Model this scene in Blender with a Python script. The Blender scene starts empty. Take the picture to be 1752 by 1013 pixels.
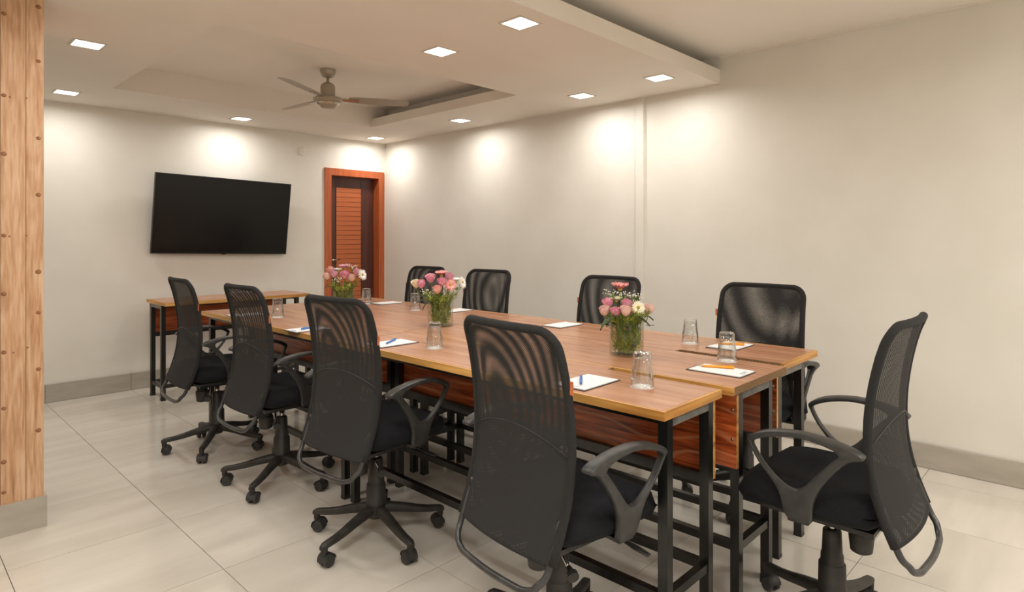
import bpy, bmesh, math, random
from mathutils import Vector, Matrix, Euler

random.seed(7)
S = bpy.context.scene
COL = S.collection
PI = math.pi

# ------------------------------------------------------------------ camera
CAM_H = 1.28
FPX = 1059.0
cd = bpy.data.cameras.new('camera')
cam = bpy.data.objects.new('camera', cd)
COL.objects.link(cam)
cd.sensor_width = 36.0
cd.lens = 36.0 * FPX / 1752.0
cd.shift_y = -(506.5 - 407.0) / 1752.0
cd.clip_start = 0.02
FX = 1059.0 / math.hypot(1017.0, 1059.0)
FY = math.sqrt(1 - FX * FX)
cam.location = (0, 0, CAM_H)
cam.rotation_euler = (PI / 2, 0, math.atan2(FY, FX) - PI / 2)
S.camera = cam

# ------------------------------------------------------------------ world, exposure
w = bpy.data.worlds.new('world')
S.world = w
w.use_nodes = True
w.node_tree.nodes['Background'].inputs[0].default_value = (1.0, 0.93, 0.84, 1)
w.node_tree.nodes['Background'].inputs[1].default_value = 0.3
S.view_settings.view_transform = 'Standard'
S.view_settings.look = 'None'
S.view_settings.gamma = 1.0
S.view_settings.use_curve_mapping = False
S.view_settings.exposure = 0.12
LAMP_W = 5.0            # each recessed panel of the soffit
LAMP_W_HIGH = 15.0       # unseen panels added on the higher ceiling for fill light
LAMP_COL = (1.0, 0.97, 0.92)

# ------------------------------------------------------------------ room size
XR, YF = 4.09, 5.93       # right wall, far wall
XL, YB = -2.2, -2.4       # left wall, back wall
ZS, ZC = 2.347, 2.53      # soffit, slab
T = 0.782                 # table top

# ------------------------------------------------------------------ materials
MATS = {}


def nodes_of(m):
    nt = m.node_tree
    return nt, nt.nodes, nt.links, nt.nodes['Principled BSDF']


def new_mat(name, col, rough=0.5, metal=0.0, spec=0.5):
    m = bpy.data.materials.new(name)
    m.use_nodes = True
    nt, N, L, b = nodes_of(m)
    b.inputs['Base Color'].default_value = (*col, 1)
    b.inputs['Roughness'].default_value = rough
    b.inputs['Metallic'].default_value = metal
    b.inputs['Specular IOR Level'].default_value = spec
    MATS[name] = m
    return m


def srgb(r, g, b):
    f = lambda c: ((c / 255 + 0.055) / 1.055) ** 2.4 if c > 10 else c / 255 / 12.92
    return (f(r), f(g), f(b))


def mapping(m, scale=(1, 1, 1), coord='Object', rot=(0, 0, 0)):
    nt, N, L, b = nodes_of(m)
    tc = N.new('ShaderNodeTexCoord')
    mp = N.new('ShaderNodeMapping')
    mp.inputs['Scale'].default_value = scale
    mp.inputs['Rotation'].default_value = rot
    L.new(tc.outputs[coord], mp.inputs['Vector'])
    return mp


def noise_mat(name, c1, c2, scale=8, stretch=(1, 1, 1), rough=0.5, detail=4, bump=0.0, bscale=None,
              lo=0.35, hi=0.65, metal=0.0, spec=0.5, coord='Object'):
    m = new_mat(name, c1, rough, metal, spec)
    nt, N, L, b = nodes_of(m)
    mp = mapping(m, stretch, coord)
    nz = N.new('ShaderNodeTexNoise')
    nz.inputs['Scale'].default_value = scale
    nz.inputs['Detail'].default_value = detail
    L.new(mp.outputs[0], nz.inputs['Vector'])
    cr = N.new('ShaderNodeValToRGB')
    cr.color_ramp.elements[0].position = lo
    cr.color_ramp.elements[1].position = hi
    cr.color_ramp.elements[0].color = (*c1, 1)
    cr.color_ramp.elements[1].color = (*c2, 1)
    L.new(nz.outputs['Fac'], cr.inputs['Fac'])
    L.new(cr.outputs['Color'], b.inputs['Base Color'])
    if bump:
        bp = N.new('ShaderNodeBump')
        bp.inputs['Strength'].default_value = bump
        bp.inputs['Distance'].default_value = 0.002
        if bscale:
            n2 = N.new('ShaderNodeTexNoise')
            n2.inputs['Scale'].default_value = bscale
            L.new(mp.outputs[0], n2.inputs['Vector'])
            L.new(n2.outputs['Fac'], bp.inputs['Height'])
        else:
            L.new(nz.outputs['Fac'], bp.inputs['Height'])
        L.new(bp.outputs[0], b.inputs['Normal'])
    return m


def wood_mat(name, dark, mid, light, axis='Y', rough=0.35, fine=60, broad=7, figure=0.5, spec=0.5, swirl=0.0):
    """laminate wood, grain running along the given local axis"""
    m = new_mat(name, mid, rough, 0, spec)
    nt, N, L, b = nodes_of(m)
    lo = 0.06
    st = {'X': (lo, 1, 1), 'Y': (1, lo, 1), 'Z': (1, 1, lo)}[axis]
    mp = mapping(m, st)
    n1 = N.new('ShaderNodeTexNoise'); n1.inputs['Scale'].default_value = fine; n1.inputs['Detail'].default_value = 6
    n2 = N.new('ShaderNodeTexNoise'); n2.inputs['Scale'].default_value = broad; n2.inputs['Detail'].default_value = 3
    n2.inputs['Distortion'].default_value = 1.2
    L.new(mp.outputs[0], n1.inputs['Vector']); L.new(mp.outputs[0], n2.inputs['Vector'])
    mx = N.new('ShaderNodeMix'); mx.data_type = 'FLOAT'
    mx.inputs[0].default_value = figure
    L.new(n1.outputs['Fac'], mx.inputs[2]); L.new(n2.outputs['Fac'], mx.inputs[3])
    cr = N.new('ShaderNodeValToRGB')
    e = cr.color_ramp.elements
    e[0].position = 0.34; e[0].color = (*dark, 1)
    e[1].position = 0.66; e[1].color = (*light, 1)
    k = e.new(0.5); k.color = (*mid, 1)
    L.new(mx.outputs[0], cr.inputs['Fac'])
    if swirl:            # pale cathedral figure of the veneer print
        mp2 = mapping(m, (1, 0.32, 1) if axis == 'Y' else (0.32, 1, 1))
        wv = N.new('ShaderNodeTexWave'); wv.wave_type = 'BANDS'; wv.bands_direction = 'Z'
        wv.inputs['Scale'].default_value = 5.0
        wv.inputs['Distortion'].default_value = 9.0
        wv.inputs['Detail'].default_value = 1.0
        wv.inputs['Detail Scale'].default_value = 1.3
        L.new(mp2.outputs[0], wv.inputs['Vector'])
        c2 = N.new('ShaderNodeValToRGB')
        c2.color_ramp.elements[0].position = 0.86; c2.color_ramp.elements[0].color = (0, 0, 0, 1)
        c2.color_ramp.elements[1].position = 1.0; c2.color_ramp.elements[1].color = (swirl, swirl, swirl, 1)
        L.new(wv.outputs['Fac'], c2.inputs['Fac'])
        m2 = N.new('ShaderNodeMix'); m2.data_type = 'RGBA'
        L.new(c2.outputs['Color'], m2.inputs[0])
        L.new(cr.outputs['Color'], m2.inputs[6]); m2.inputs[7].default_value = (*srgb(214, 150, 108), 1)
        L.new(m2.outputs[2], b.inputs['Base Color'])
        return m
    L.new(cr.outputs['Color'], b.inputs['Base Color'])
    return m


# plaster
noise_mat('wall_paint', srgb(226, 221, 211), srgb(231, 226, 217), 3, rough=0.55, bump=0.08, bscale=14, spec=0.3)
noise_mat('ceiling_paint', srgb(240, 234, 224), srgb(243, 237, 228), 2, rough=0.8, spec=0.2)
noise_mat('soffit_paint', srgb(231, 224, 213), srgb(235, 228, 218), 2, rough=0.75, spec=0.2)
new_mat('grout', srgb(95, 88, 78), 0.9)
noise_mat('skirting_tile', srgb(168, 160, 147), srgb(180, 172, 160), 5, (1, 1, 4), rough=0.35)


def floor_material():
    m = new_mat('floor_tile', srgb(205, 196, 180), 0.12, 0, 0.5)
    nt, N, L, b = nodes_of(m)
    tc = N.new('ShaderNodeTexCoord')
    oi = N.new('ShaderNodeObjectInfo')
    mp = N.new('ShaderNodeMapping'); mp.inputs['Scale'].default_value = (0.9, 5.0, 1)
    ad = N.new('ShaderNodeVectorMath'); ad.operation = 'ADD'
    sc = N.new('ShaderNodeVectorMath'); sc.operation = 'SCALE'
    L.new(oi.outputs['Location'], sc.inputs[0]); sc.inputs['Scale'].default_value = 3.7
    L.new(tc.outputs['Object'], ad.inputs[0]); L.new(sc.outputs[0], ad.inputs[1])
    L.new(ad.outputs[0], mp.inputs['Vector'])
    nz = N.new('ShaderNodeTexNoise'); nz.inputs['Scale'].default_value = 1.6; nz.inputs['Detail'].default_value = 5
    L.new(mp.outputs[0], nz.inputs['Vector'])
    cr = N.new('ShaderNodeValToRGB')
    cr.color_ramp.elements[0].position = 0.3; cr.color_ramp.elements[0].color = (*srgb(206, 199, 187), 1)
    cr.color_ramp.elements[1].position = 0.7; cr.color_ramp.elements[1].color = (*srgb(221, 214, 203), 1)
    L.new(nz.outputs['Fac'], cr.inputs['Fac'])
    L.new(cr.outputs['Color'], b.inputs['Base Color'])


floor_material()

# table woods
wood_mat('table_laminate', srgb(160, 108, 78), srgb(184, 134, 102), srgb(202, 154, 122), 'Y', 0.27, 55, 9, 0.45)
wood_mat('panel_laminate', srgb(92, 36, 14), srgb(168, 78, 36), srgb(206, 112, 58), 'Y', 0.28, 85, 14, 0.3, swirl=0.4)
wood_mat('panel_laminate_x', srgb(92, 36, 14), srgb(168, 78, 36), srgb(206, 112, 58), 'X', 0.28, 85, 14, 0.3)
wood_mat('table_laminate_x', srgb(160, 108, 78), srgb(184, 134, 102), srgb(202, 154, 122), 'X', 0.27, 55, 9, 0.45)
wood_mat('edge_timber', srgb(150, 95, 40), srgb(200, 145, 75), srgb(218, 170, 100), 'Y', 0.45, 50, 12, 0.4)
wood_mat('edge_timber_x', srgb(150, 95, 40), srgb(200, 145, 75), srgb(218, 170, 100), 'X', 0.45, 50, 12, 0.4)
noise_mat('chipboard', srgb(96, 70, 44), srgb(160, 124, 84), 260, rough=0.9, detail=2)
noise_mat('black_steel', srgb(13, 13, 12), srgb(30, 29, 27), 30, (1, 1, 0.2), rough=0.3, spec=0.6)
noise_mat('grey_steel', srgb(86, 84, 80), srgb(116, 113, 108), 25, rough=0.4, spec=0.5)
new_mat('bolt', srgb(150, 145, 138), 0.3, 1.0)

# chair
noise_mat('seat_fabric', srgb(17, 18, 21), srgb(30, 31, 35), 500, rough=0.95, spec=0.25, bump=0.3)
noise_mat('border_fabric', srgb(32, 31, 31), srgb(48, 47, 47), 600, rough=0.9, spec=0.3, bump=0.3)
noise_mat('arm_plastic', srgb(44, 43, 42), srgb(56, 55, 53), 40, rough=0.42, spec=0.5)
noise_mat('base_plastic', srgb(36, 34, 32), srgb(54, 51, 47), 18, rough=0.5, spec=0.45)
noise_mat('wheel_plastic', srgb(38, 38, 37), srgb(58, 57, 55), 30, rough=0.55)
noise_mat('frame_tube', srgb(42, 42, 42), srgb(60, 60, 60), 30, rough=0.32, spec=0.6)
new_mat('chrome', srgb(190, 186, 180), 0.18, 1.0)
noise_mat('tag_fabric', srgb(176, 84, 42), srgb(214, 130, 84), 300, rough=0.8)


def mesh_fabric(name, pitch, rot, open_thr):
    """open woven net: threads with see-through holes, laid out in the sheet's own metric UVs"""
    m = new_mat(name, srgb(54, 53, 52), 0.85, 0, 0.3)
    nt, N, L, b = nodes_of(m)
    out = N['Material Output']
    uv = N.new('ShaderNodeUVMap'); uv.uv_map = 'UVMap'
    mp = N.new('ShaderNodeMapping')
    mp.inputs['Rotation'].default_value = (0, 0, rot)
    k = 2 * PI / pitch
    mp.inputs['Scale'].default_value = (k, k, 1)
    L.new(uv.outputs[0], mp.inputs['Vector'])
    sp = N.new('ShaderNodeSeparateXYZ'); L.new(mp.outputs[0], sp.inputs[0])
    s1 = N.new('ShaderNodeMath'); s1.operation = 'SINE'; L.new(sp.outputs[0], s1.inputs[0])
    s2 = N.new('ShaderNodeMath'); s2.operation = 'SINE'; L.new(sp.outputs[1], s2.inputs[0])
    mu = N.new('ShaderNodeMath'); mu.operation = 'MULTIPLY_ADD'
    L.new(s2.outputs[0], mu.inputs[0]); mu.inputs[1].default_value = 0.55
    L.new(s1.outputs[0], mu.inputs[2])
    gt = N.new('ShaderNodeMath'); gt.operation = 'GREATER_THAN'
    L.new(mu.outputs[0], gt.inputs[0]); gt.inputs[1].default_value = open_thr
    tr = N.new('ShaderNodeBsdfTransparent')
    mx = N.new('ShaderNodeMixShader')
    L.new(gt.outputs[0], mx.inputs[0])
    L.new(b.outputs[0], mx.inputs[1]); L.new(tr.outputs[0], mx.inputs[2])
    L.new(mx.outputs[0], out.inputs['Surface'])


mesh_fabric('net_front', 0.0042, 0.70, 0.52)
mesh_fabric('net_rear', 0.0042, 0.73, 0.52)
mesh_fabric('net_lining', 0.0036, -0.5, 0.7)

# column wood, door, tv, fan


def plank_material():
    m = new_mat('plank_wood', srgb(205, 150, 100), 0.6)
    nt, N, L, b = nodes_of(m)
    tc = N.new('ShaderNodeTexCoord')
    oi = N.new('ShaderNodeObjectInfo')
    sc = N.new('ShaderNodeVectorMath'); sc.operation = 'SCALE'; sc.inputs['Scale'].default_value = 5.0
    cmb = N.new('ShaderNodeCombineXYZ'); L.new(oi.outputs['Random'], cmb.inputs[0]); L.new(oi.outputs['Random'], cmb.inputs[2])
    L.new(cmb.outputs[0], sc.inputs[0])
    ad = N.new('ShaderNodeVectorMath'); ad.operation = 'ADD'
    L.new(tc.outputs['Object'], ad.inputs[0]); L.new(sc.outputs[0], ad.inputs[1])
    mp = N.new('ShaderNodeMapping'); mp.inputs['Scale'].default_value = (1, 1, 0.09)
    L.new(ad.outputs[0], mp.inputs['Vector'])
    nz = N.new('ShaderNodeTexNoise'); nz.inputs['Scale'].default_value = 26; nz.inputs['Detail'].default_value = 5
    nz.inputs['Distortion'].default_value = 1.4
    wv = N.new('ShaderNodeTexNoise'); wv.inputs['Scale'].default_value = 110; wv.inputs['Detail'].default_value = 3
    L.new(mp.outputs[0], nz.inputs['Vector']); L.new(mp.outputs[0], wv.inputs['Vector'])
    mx = N.new('ShaderNodeMix'); mx.data_type = 'FLOAT'; mx.inputs[0].default_value = 0.4
    L.new(nz.outputs['Fac'], mx.inputs[2]); L.new(wv.outputs['Fac'], mx.inputs[3])
    cr = N.new('ShaderNodeValToRGB'); e = cr.color_ramp.elements
    e[0].position = 0.30; e[0].color = (*srgb(156, 108, 72), 1)
    e[1].position = 0.62; e[1].color = (*srgb(214, 177, 144), 1)
    k = e.new(0.47); k.color = (*srgb(196, 152, 114), 1)
    L.new(mx.outputs[0], cr.inputs['Fac'])
    L.new(cr.outputs['Color'], b.inputs['Base Color'])


plank_material()
noise_mat('knot_wood', srgb(112, 72, 44), srgb(170, 120, 80), 160, rough=0.7)
wood_mat('door_frame_wood', srgb(160, 78, 40), srgb(180, 92, 50), srgb(192, 106, 62), 'Z', 0.35, 50, 8, 0.4)
wood_mat('door_dark_wood', srgb(68, 36, 28), srgb(82, 45, 36), srgb(92, 52, 42), 'Z', 0.4, 50, 8, 0.4)
wood_mat('door_slat_wood', srgb(170, 88, 46), srgb(188, 102, 58), srgb(200, 118, 72), 'X', 0.4, 50, 8, 0.4)
new_mat('tv_screen', (0.003, 0.003, 0.003), 0.22, 0, 0.35)
new_mat('tv_bezel', (0.008, 0.008, 0.008), 0.35)
new_mat('fan_body', srgb(164, 155, 138), 0.35, 0.25)
new_mat('fan_blade', srgb(166, 157, 141), 0.4, 0.1)
new_mat('fan_trim', srgb(205, 196, 180), 0.2, 0.8)
new_mat('white_plastic', srgb(226, 220, 208), 0.4)
new_mat('lamp_frame', srgb(214, 206, 192), 0.5)
m = new_mat('lamp_glow', (1, 1, 1), 0.5)
_b = m.node_tree.nodes['Principled BSDF']
_b.inputs['Emission Color'].default_value = (1.0, 0.975, 0.93, 1)
_b.inputs['Emission Strength'].default_value = 6.0

# tabletop things
new_mat('paper', srgb(238, 238, 238), 0.7)
new_mat('coaster_paper', srgb(245, 243, 240), 0.8)
new_mat('pad_board', srgb(70, 66, 66), 0.6)
new_mat('ink', srgb(74, 104, 116), 0.7)
new_mat('pen_blue', srgb(62, 120, 190), 0.3)
new_mat('pen_orange', srgb(240, 160, 40), 0.35)


def thin_glass(name, tint, refl, power=3.0, base=0.03):
    m = new_mat(name, (1, 1, 1), 0.02)
    nt, N, L, b = nodes_of(m)
    out = N['Material Output']
    tr = N.new('ShaderNodeBsdfTransparent'); tr.inputs[0].default_value = (*tint, 1)
    gl = N.new('ShaderNodeBsdfGlossy'); gl.inputs['Roughness'].default_value = 0.03
    lw = N.new('ShaderNodeLayerWeight'); lw.inputs[0].default_value = 0.5
    pw = N.new('ShaderNodeMath'); pw.operation = 'POWER'; pw.inputs[1].default_value = power
    L.new(lw.outputs['Facing'], pw.inputs[0])
    ma = N.new('ShaderNodeMath'); ma.operation = 'MULTIPLY_ADD'; ma.inputs[1].default_value = refl; ma.inputs[2].default_value = base
    L.new(pw.outputs[0], ma.inputs[0])
    mx = N.new('ShaderNodeMixShader')
    L.new(ma.outputs[0], mx.inputs[0])
    L.new(tr.outputs[0], mx.inputs[1]); L.new(gl.outputs[0], mx.inputs[2])
    L.new(mx.outputs[0], out.inputs['Surface'])


thin_glass('tumbler_glass', (0.965, 0.97, 0.965), 0.95, 1.6, 0.06)
thin_glass('vase_glass', (0.96, 0.975, 0.955), 0.45)
thin_glass('vase_water', (0.97, 0.98, 0.93), 0.15)
noise_mat('stem_green', srgb(92, 118, 36), srgb(128, 150, 52), 60, rough=0.5)
noise_mat('fern_green', srgb(86, 112, 30), srgb(184, 184, 72), 45, rough=0.5)
noise_mat('leaf_green', srgb(38, 66, 26), srgb(66, 96, 40), 40, rough=0.4)
noise_mat('rose_pink', srgb(228, 124, 160), srgb(250, 200, 212), 60, rough=0.6)
noise_mat('rose_pale', srgb(242, 196, 186), srgb(250, 222, 210), 60, rough=0.6)
noise_mat('rose_salmon', srgb(236, 156, 148), srgb(249, 200, 190), 60, rough=0.6)
noise_mat('rose_lilac', srgb(220, 150, 172), srgb(240, 192, 206), 60, rough=0.6)
noise_mat('rose_cream', srgb(244, 226, 190), srgb(250, 240, 214), 60, rough=0.6)
noise_mat('petal_pink', srgb(216, 126, 124), srgb(240, 172, 166), 60, rough=0.6)
noise_mat('petal_cream', srgb(244, 234, 196), srgb(252, 246, 222), 60, rough=0.6)
noise_mat('petal_white', srgb(240, 238, 232), srgb(252, 250, 246), 60, rough=0.6)
noise_mat('flower_eye', srgb(150, 122, 40), srgb(206, 182, 80), 200, rough=0.8)
M = MATS

# ------------------------------------------------------------------ mesh helpers


def obj(name, bm, mat, parent=None, smooth=False, loc=None):
    me = bpy.data.meshes.new(name)
    bm.normal_update()
    bm.to_mesh(me)
    bm.free()
    mats = mat if isinstance(mat, (list, tuple)) else [mat]
    for q in mats:
        me.materials.append(M[q])
    if smooth:
        for p in me.polygons:
            p.use_smooth = True
        if smooth == 'auto':
            me.set_sharp_from_angle(angle=math.radians(40))
    o = bpy.data.objects.new(name, me)
    COL.objects.link(o)
    if parent:
        o.parent = parent
    if loc:
        o.location = loc
    return o


def empty(name, loc=(0, 0, 0), rz=0.0):
    o = bpy.data.objects.new(name, None)
    COL.objects.link(o)
    o.location = loc
    o.rotation_euler = (0, 0, rz)
    o.empty_display_size = 0.1
    return o


def tag(o, label, cat, group=None):
    o['label'] = label
    o['category'] = cat
    if group:
        o['group'] = group
    return o


def structure(o):
    o['kind'] = 'structure'
    return o


def copy_tree(o, parent=None):
    c = o.copy()
    COL.objects.link(c)
    c.parent = parent
    for ch in list(o.children):
        copy_tree(ch, c)
    return c


def box(bm, x0, x1, y0, y1, z0, z1, mi=0):
    v = [bm.verts.new(p) for p in ((x0, y0, z0), (x1, y0, z0), (x1, y1, z0), (x0, y1, z0),
                                   (x0, y0, z1), (x1, y0, z1), (x1, y1, z1), (x0, y1, z1))]
    fs = []
    for q in ((3, 2, 1, 0), (4, 5, 6, 7), (0, 1, 5, 4), (1, 2, 6, 5), (2, 3, 7, 6), (3, 0, 4, 7)):
        f = bm.faces.new([v[i] for i in q]); f.material_index = mi; fs.append(f)
    return fs


def bevel_all(bm, w, seg=2, ang=30):
    es = [e for e in bm.edges if len(e.link_faces) == 2 and e.calc_face_angle(0) > math.radians(ang)]
    bmesh.ops.bevel(bm, geom=es, offset=w, segments=seg, profile=0.5, affect='EDGES', clamp_overlap=True)


def bbox(name, x0, x1, y0, y1, z0, z1, mat, parent=None, bev=0.0, seg=2):
    bm = bmesh.new()
    box(bm, x0, x1, y0, y1, z0, z1)
    if bev:
        bevel_all(bm, bev, seg)
    return obj(name, bm, mat, parent, smooth='auto' if bev and seg > 1 else False)


def lathe(bm, prof, n=24, mi=0, mod=None, center=(0, 0, 0)):
    """prof: list of (r, z); closed at the ends where r == 0"""
    rings = []
    cx, cy, cz = center
    for (r, z) in prof:
        if r < 1e-6:
            rings.append([bm.verts.new((cx, cy, cz + z))])
        else:
            rg = []
            for i in range(n):
                a = 2 * PI * i / n
                rr = r * (mod(a, r, z) if mod else 1.0)
                rg.append(bm.verts.new((cx + rr * math.cos(a), cy + rr * math.sin(a), cz + z)))
            rings.append(rg)
    for A, B in zip(rings, rings[1:]):
        for i in range(n):
            j = (i + 1) % n
            if len(A) == 1 and len(B) == 1:
                continue
            if len(A) == 1:
                f = bm.faces.new((A[0], B[j], B[i]))
            elif len(B) == 1:
                f = bm.faces.new((A[i], A[j], B[0]))
            else:
                f = bm.faces.new((A[i], A[j], B[j], B[i]))
            f.material_index = mi
    return rings


def tube(bm, pts, rad, n=8, closed=False, caps=True, mi=0, ry=None):
    """sweep a circle (or an ellipse) along pts; rad is a number or a list"""
    P = [Vector(p) for p in pts]
    k = len(P)
    R = rad if isinstance(rad, (list, tuple)) else [rad] * k
    R2 = ry if isinstance(ry, (list, tuple)) else ([ry] * k if ry else R)
    rings = []
    up = Vector((0, 0, 1))
    prev = None
    for i in range(k):
        if closed:
            t = (P[(i + 1) % k] - P[i - 1]).normalized()
        else:
            t = (P[min(i + 1, k - 1)] - P[max(i - 1, 0)]).normalized()
        if prev is None:
            a = up if abs(t.dot(up)) < 0.95 else Vector((1, 0, 0))
            s = t.cross(a).normalized()
        else:
            s = (prev - t * prev.dot(t)).normalized()
        prev = s
        u = s.cross(t).normalized()
        rings.append([bm.verts.new(P[i] + s * (R[i] * math.cos(2 * PI * j / n)) + u * (R2[i] * math.sin(2 * PI * j / n)))
                      for j in range(n)])
    m_ = k if closed else k - 1
    for i in range(m_):
        A, B = rings[i], rings[(i + 1) % k]
        for j in range(n):
            f = bm.faces.new((A[j], B[j], B[(j + 1) % n], A[(j + 1) % n]))
            f.material_index = mi
    if not closed and caps:
        f = bm.faces.new(rings[0]); f.material_index = mi
        f = bm.faces.new(list(reversed(rings[-1]))); f.material_index = mi


def catmull(pts, n=6, closed=False):
    P = [Vector(p) for p in pts]
    k = len(P)
    out = []
    for i in range(k if closed else k - 1):
        if closed:
            a, b, c, d = P[i - 1], P[i], P[(i + 1) % k], P[(i + 2) % k]
        else:
            a, b, c, d = P[max(i - 1, 0)], P[i], P[i + 1], P[min(i + 2, k - 1)]
        for j in range(n):
            t = j / n
            out.append(0.5 * ((2 * b) + (c - a) * t + (2 * a - 5 * b + 4 * c - d) * t * t + (3 * b - a - 3 * c + d) * t ** 3))
    if not closed:
        out.append(P[-1])
    return out


def prism(bm, poly, z0, z1, mi_top=0, mi_side=1):
    a = [bm.verts.new((x, y, z0)) for x, y in poly]
    b = [bm.verts.new((x, y, z1)) for x, y in poly]
    f = bm.faces.new(list(reversed(a))); f.material_index = mi_side
    f = bm.faces.new(b); f.material_index = mi_top
    n = len(poly)
    for i in range(n):
        j = (i + 1) % n
        f = bm.faces.new((a[i], a[j], b[j], b[i])); f.material_index = mi_side


# ================================================================== SETTING
# floor: grout bed with separate tiles
TS, JX, JY, JW = 0.5835, 0.953, 1.875, 0.0026
bm = bmesh.new()
box(bm, XL, XR, YB, YF + 0.12, -0.06, -0.004)
floor = structure(obj('floor', bm, 'grout'))
tile_meshes = {}


def tile_mesh(wx, wy):
    k = (round(wx, 4), round(wy, 4))
    if k not in tile_meshes:
        bm = bmesh.new()
        box(bm, 0, wx, 0, wy, -0.01, 0)
        bevel_all(bm, 0.0008, 1)
        me = bpy.data.meshes.new('tile')
        bm.to_mesh(me); bm.free()
        me.materials.append(M['floor_tile'])
        tile_meshes[k] = me
    return tile_meshes[k]


ix0 = math.floor((XL - JX) / TS)
iy0 = math.floor((YB - JY) / TS)
for i in range(ix0, 8):
    for j in range(iy0, 9):
        x0, x1 = max(JX + i * TS, XL), min(JX + (i + 1) * TS, XR)
        y0, y1 = max(JY + j * TS, YB), min(JY + (j + 1) * TS, YF)
        if x1 - x0 < 0.02 or y1 - y0 < 0.02:
            continue
        o = bpy.data.objects.new('tile', tile_mesh(x1 - x0 - JW, y1 - y0 - JW))
        COL.objects.link(o)
        o.location = (x0 + JW / 2, y0 + JW / 2, 0)
        o.parent = floor

# walls
DX0, DX1, DZ = 3.395, 4.0, 1.948       # door opening
bm = bmesh.new()
box(bm, XL - 0.1, DX0, YF, YF + 0.12, -0.06, ZC + 0.1)
box(bm, DX1, XR + 0.1, YF, YF + 0.12, -0.06, ZC + 0.1)
box(bm, DX0, DX1, YF, YF + 0.12, DZ, ZC + 0.1)
structure(obj('wall_far', bm, 'wall_paint'))
structure(bbox('wall_right', XR, XR + 0.1, YB - 0.1, YF, -0.06, ZC + 0.1, 'wall_paint'))
structure(bbox('wall_left', XL - 0.1, XL, YB - 0.1, YF, -0.06, ZC + 0.1, 'wall_paint'))
structure(bbox('wall_back', XL, XR, YB - 0.1, YB, -0.06, ZC + 0.1, 'wall_paint'))
# narrow vertical casing on the right wall, cornice bead above the camera-side wall
structure(bbox('trim_1', XR - 0.022, XR, 2.53, 2.597, 0.0, ZS, 'wall_paint', bev=0.006))
structure(bbox('trim_2', XR - 0.02, XR, YB, 1.93, ZC - 0.014, ZC, 'soffit_paint', bev=0.005))

# ceiling: slab with the dropped soffit, its tray and coves
ceiling = structure(bbox('ceiling', XL - 0.1, XR + 0.1, YB - 0.1, YF + 0.12, ZC, ZC + 0.1, 'ceiling_paint'))
TX0, TX1, TY0, TY1, SY = 1.21, 3.365, 3.18, 5.11, 1.93
zb = ZS + 0.018
bm = bmesh.new()
f_ = 0.018
box(bm, XL, TX0 - f_, SY + f_, YF, ZS, zb)
box(bm, TX1 + f_, XR, SY + f_, YF, ZS, zb)
box(bm, TX0 - f_, TX1 + f_, SY + f_, TY0 - f_, ZS, zb)
box(bm, TX0 - f_, TX1 + f_, TY1 + f_, YF, ZS, zb)
box(bm, XL, XR, SY, SY + f_, ZS, ZS + 0.098)                       # fascia of the soffit
box(bm, XL, XR, SY + 0.16, SY + 0.18, zb, ZC)                      # back of the front cove
box(bm, TX1, TX1 + f_, TY0, TY1, ZS, ZS + 0.078)                   # lip of the tray
box(bm, TX1 + 0.18, TX1 + 0.2, TY0, TY1, zb, ZC)                   # back of the tray cove
box(bm, TX0 - f_, TX0, TY0, TY1, ZS, ZC)
box(bm, TX0 - f_, TX1 + f_, TY1, TY1 + f_, ZS, ZC)
box(bm, TX0 - f_, TX1 + f_, TY0 - f_, TY0, ZS, ZC)
box(bm, TX1 + f_, TX1 + 0.2, TY1, TY1 + f_, zb, ZC)
box(bm, TX1 + f_, TX1 + 0.2, TY0 - f_, TY0, zb, ZC)
obj('soffit', bm, 'soffit_paint', ceiling)

# skirting tiles
bm = bmesh.new(); box(bm, XL, 3.327, YF - 0.008, YF, 0, 0.138)
bf = structure(obj('baseboard_far', bm, 'grout'))
x = JX - 6 * TS
while x < 3.327:
    a, b_ = max(x, XL) + 0.001, min(x + TS, 3.327) - 0.001
    if b_ - a > 0.02:
        bbox('tile', a, b_, YF - 0.016, YF - 0.006, 0.002, 0.14, 'skirting_tile', bf, 0.0012, 1)
    x += TS
bm = bmesh.new(); box(bm, XR - 0.008, XR, YB, YF - 0.016, 0, 0.131)
br = structure(obj('baseboard_right', bm, 'grout'))
y = 0.82 - 6 * TS
while y < YF - 0.03:
    a, b_ = max(y, YB) + 0.001, min(y + TS, YF - 0.018) - 0.001
    if b_ - a > 0.02:
        bbox('tile', XR - 0.018, XR - 0.006, a, b_, 0.002, 0.133, 'skirting_tile', br, 0.0012, 1)
    y += TS

# door
door = structure(empty('door_1', (3.69, YF, 0)))
dx = 3.69
FW = 0.074


def dpart(name, x0, x1, y0, y1, z0, z1, mat, parent=door, bev=0.004):
    return bbox(name, x0 - dx, x1 - dx, y0 - YF, y1 - YF, z0, z1, mat, parent, bev)


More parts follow.
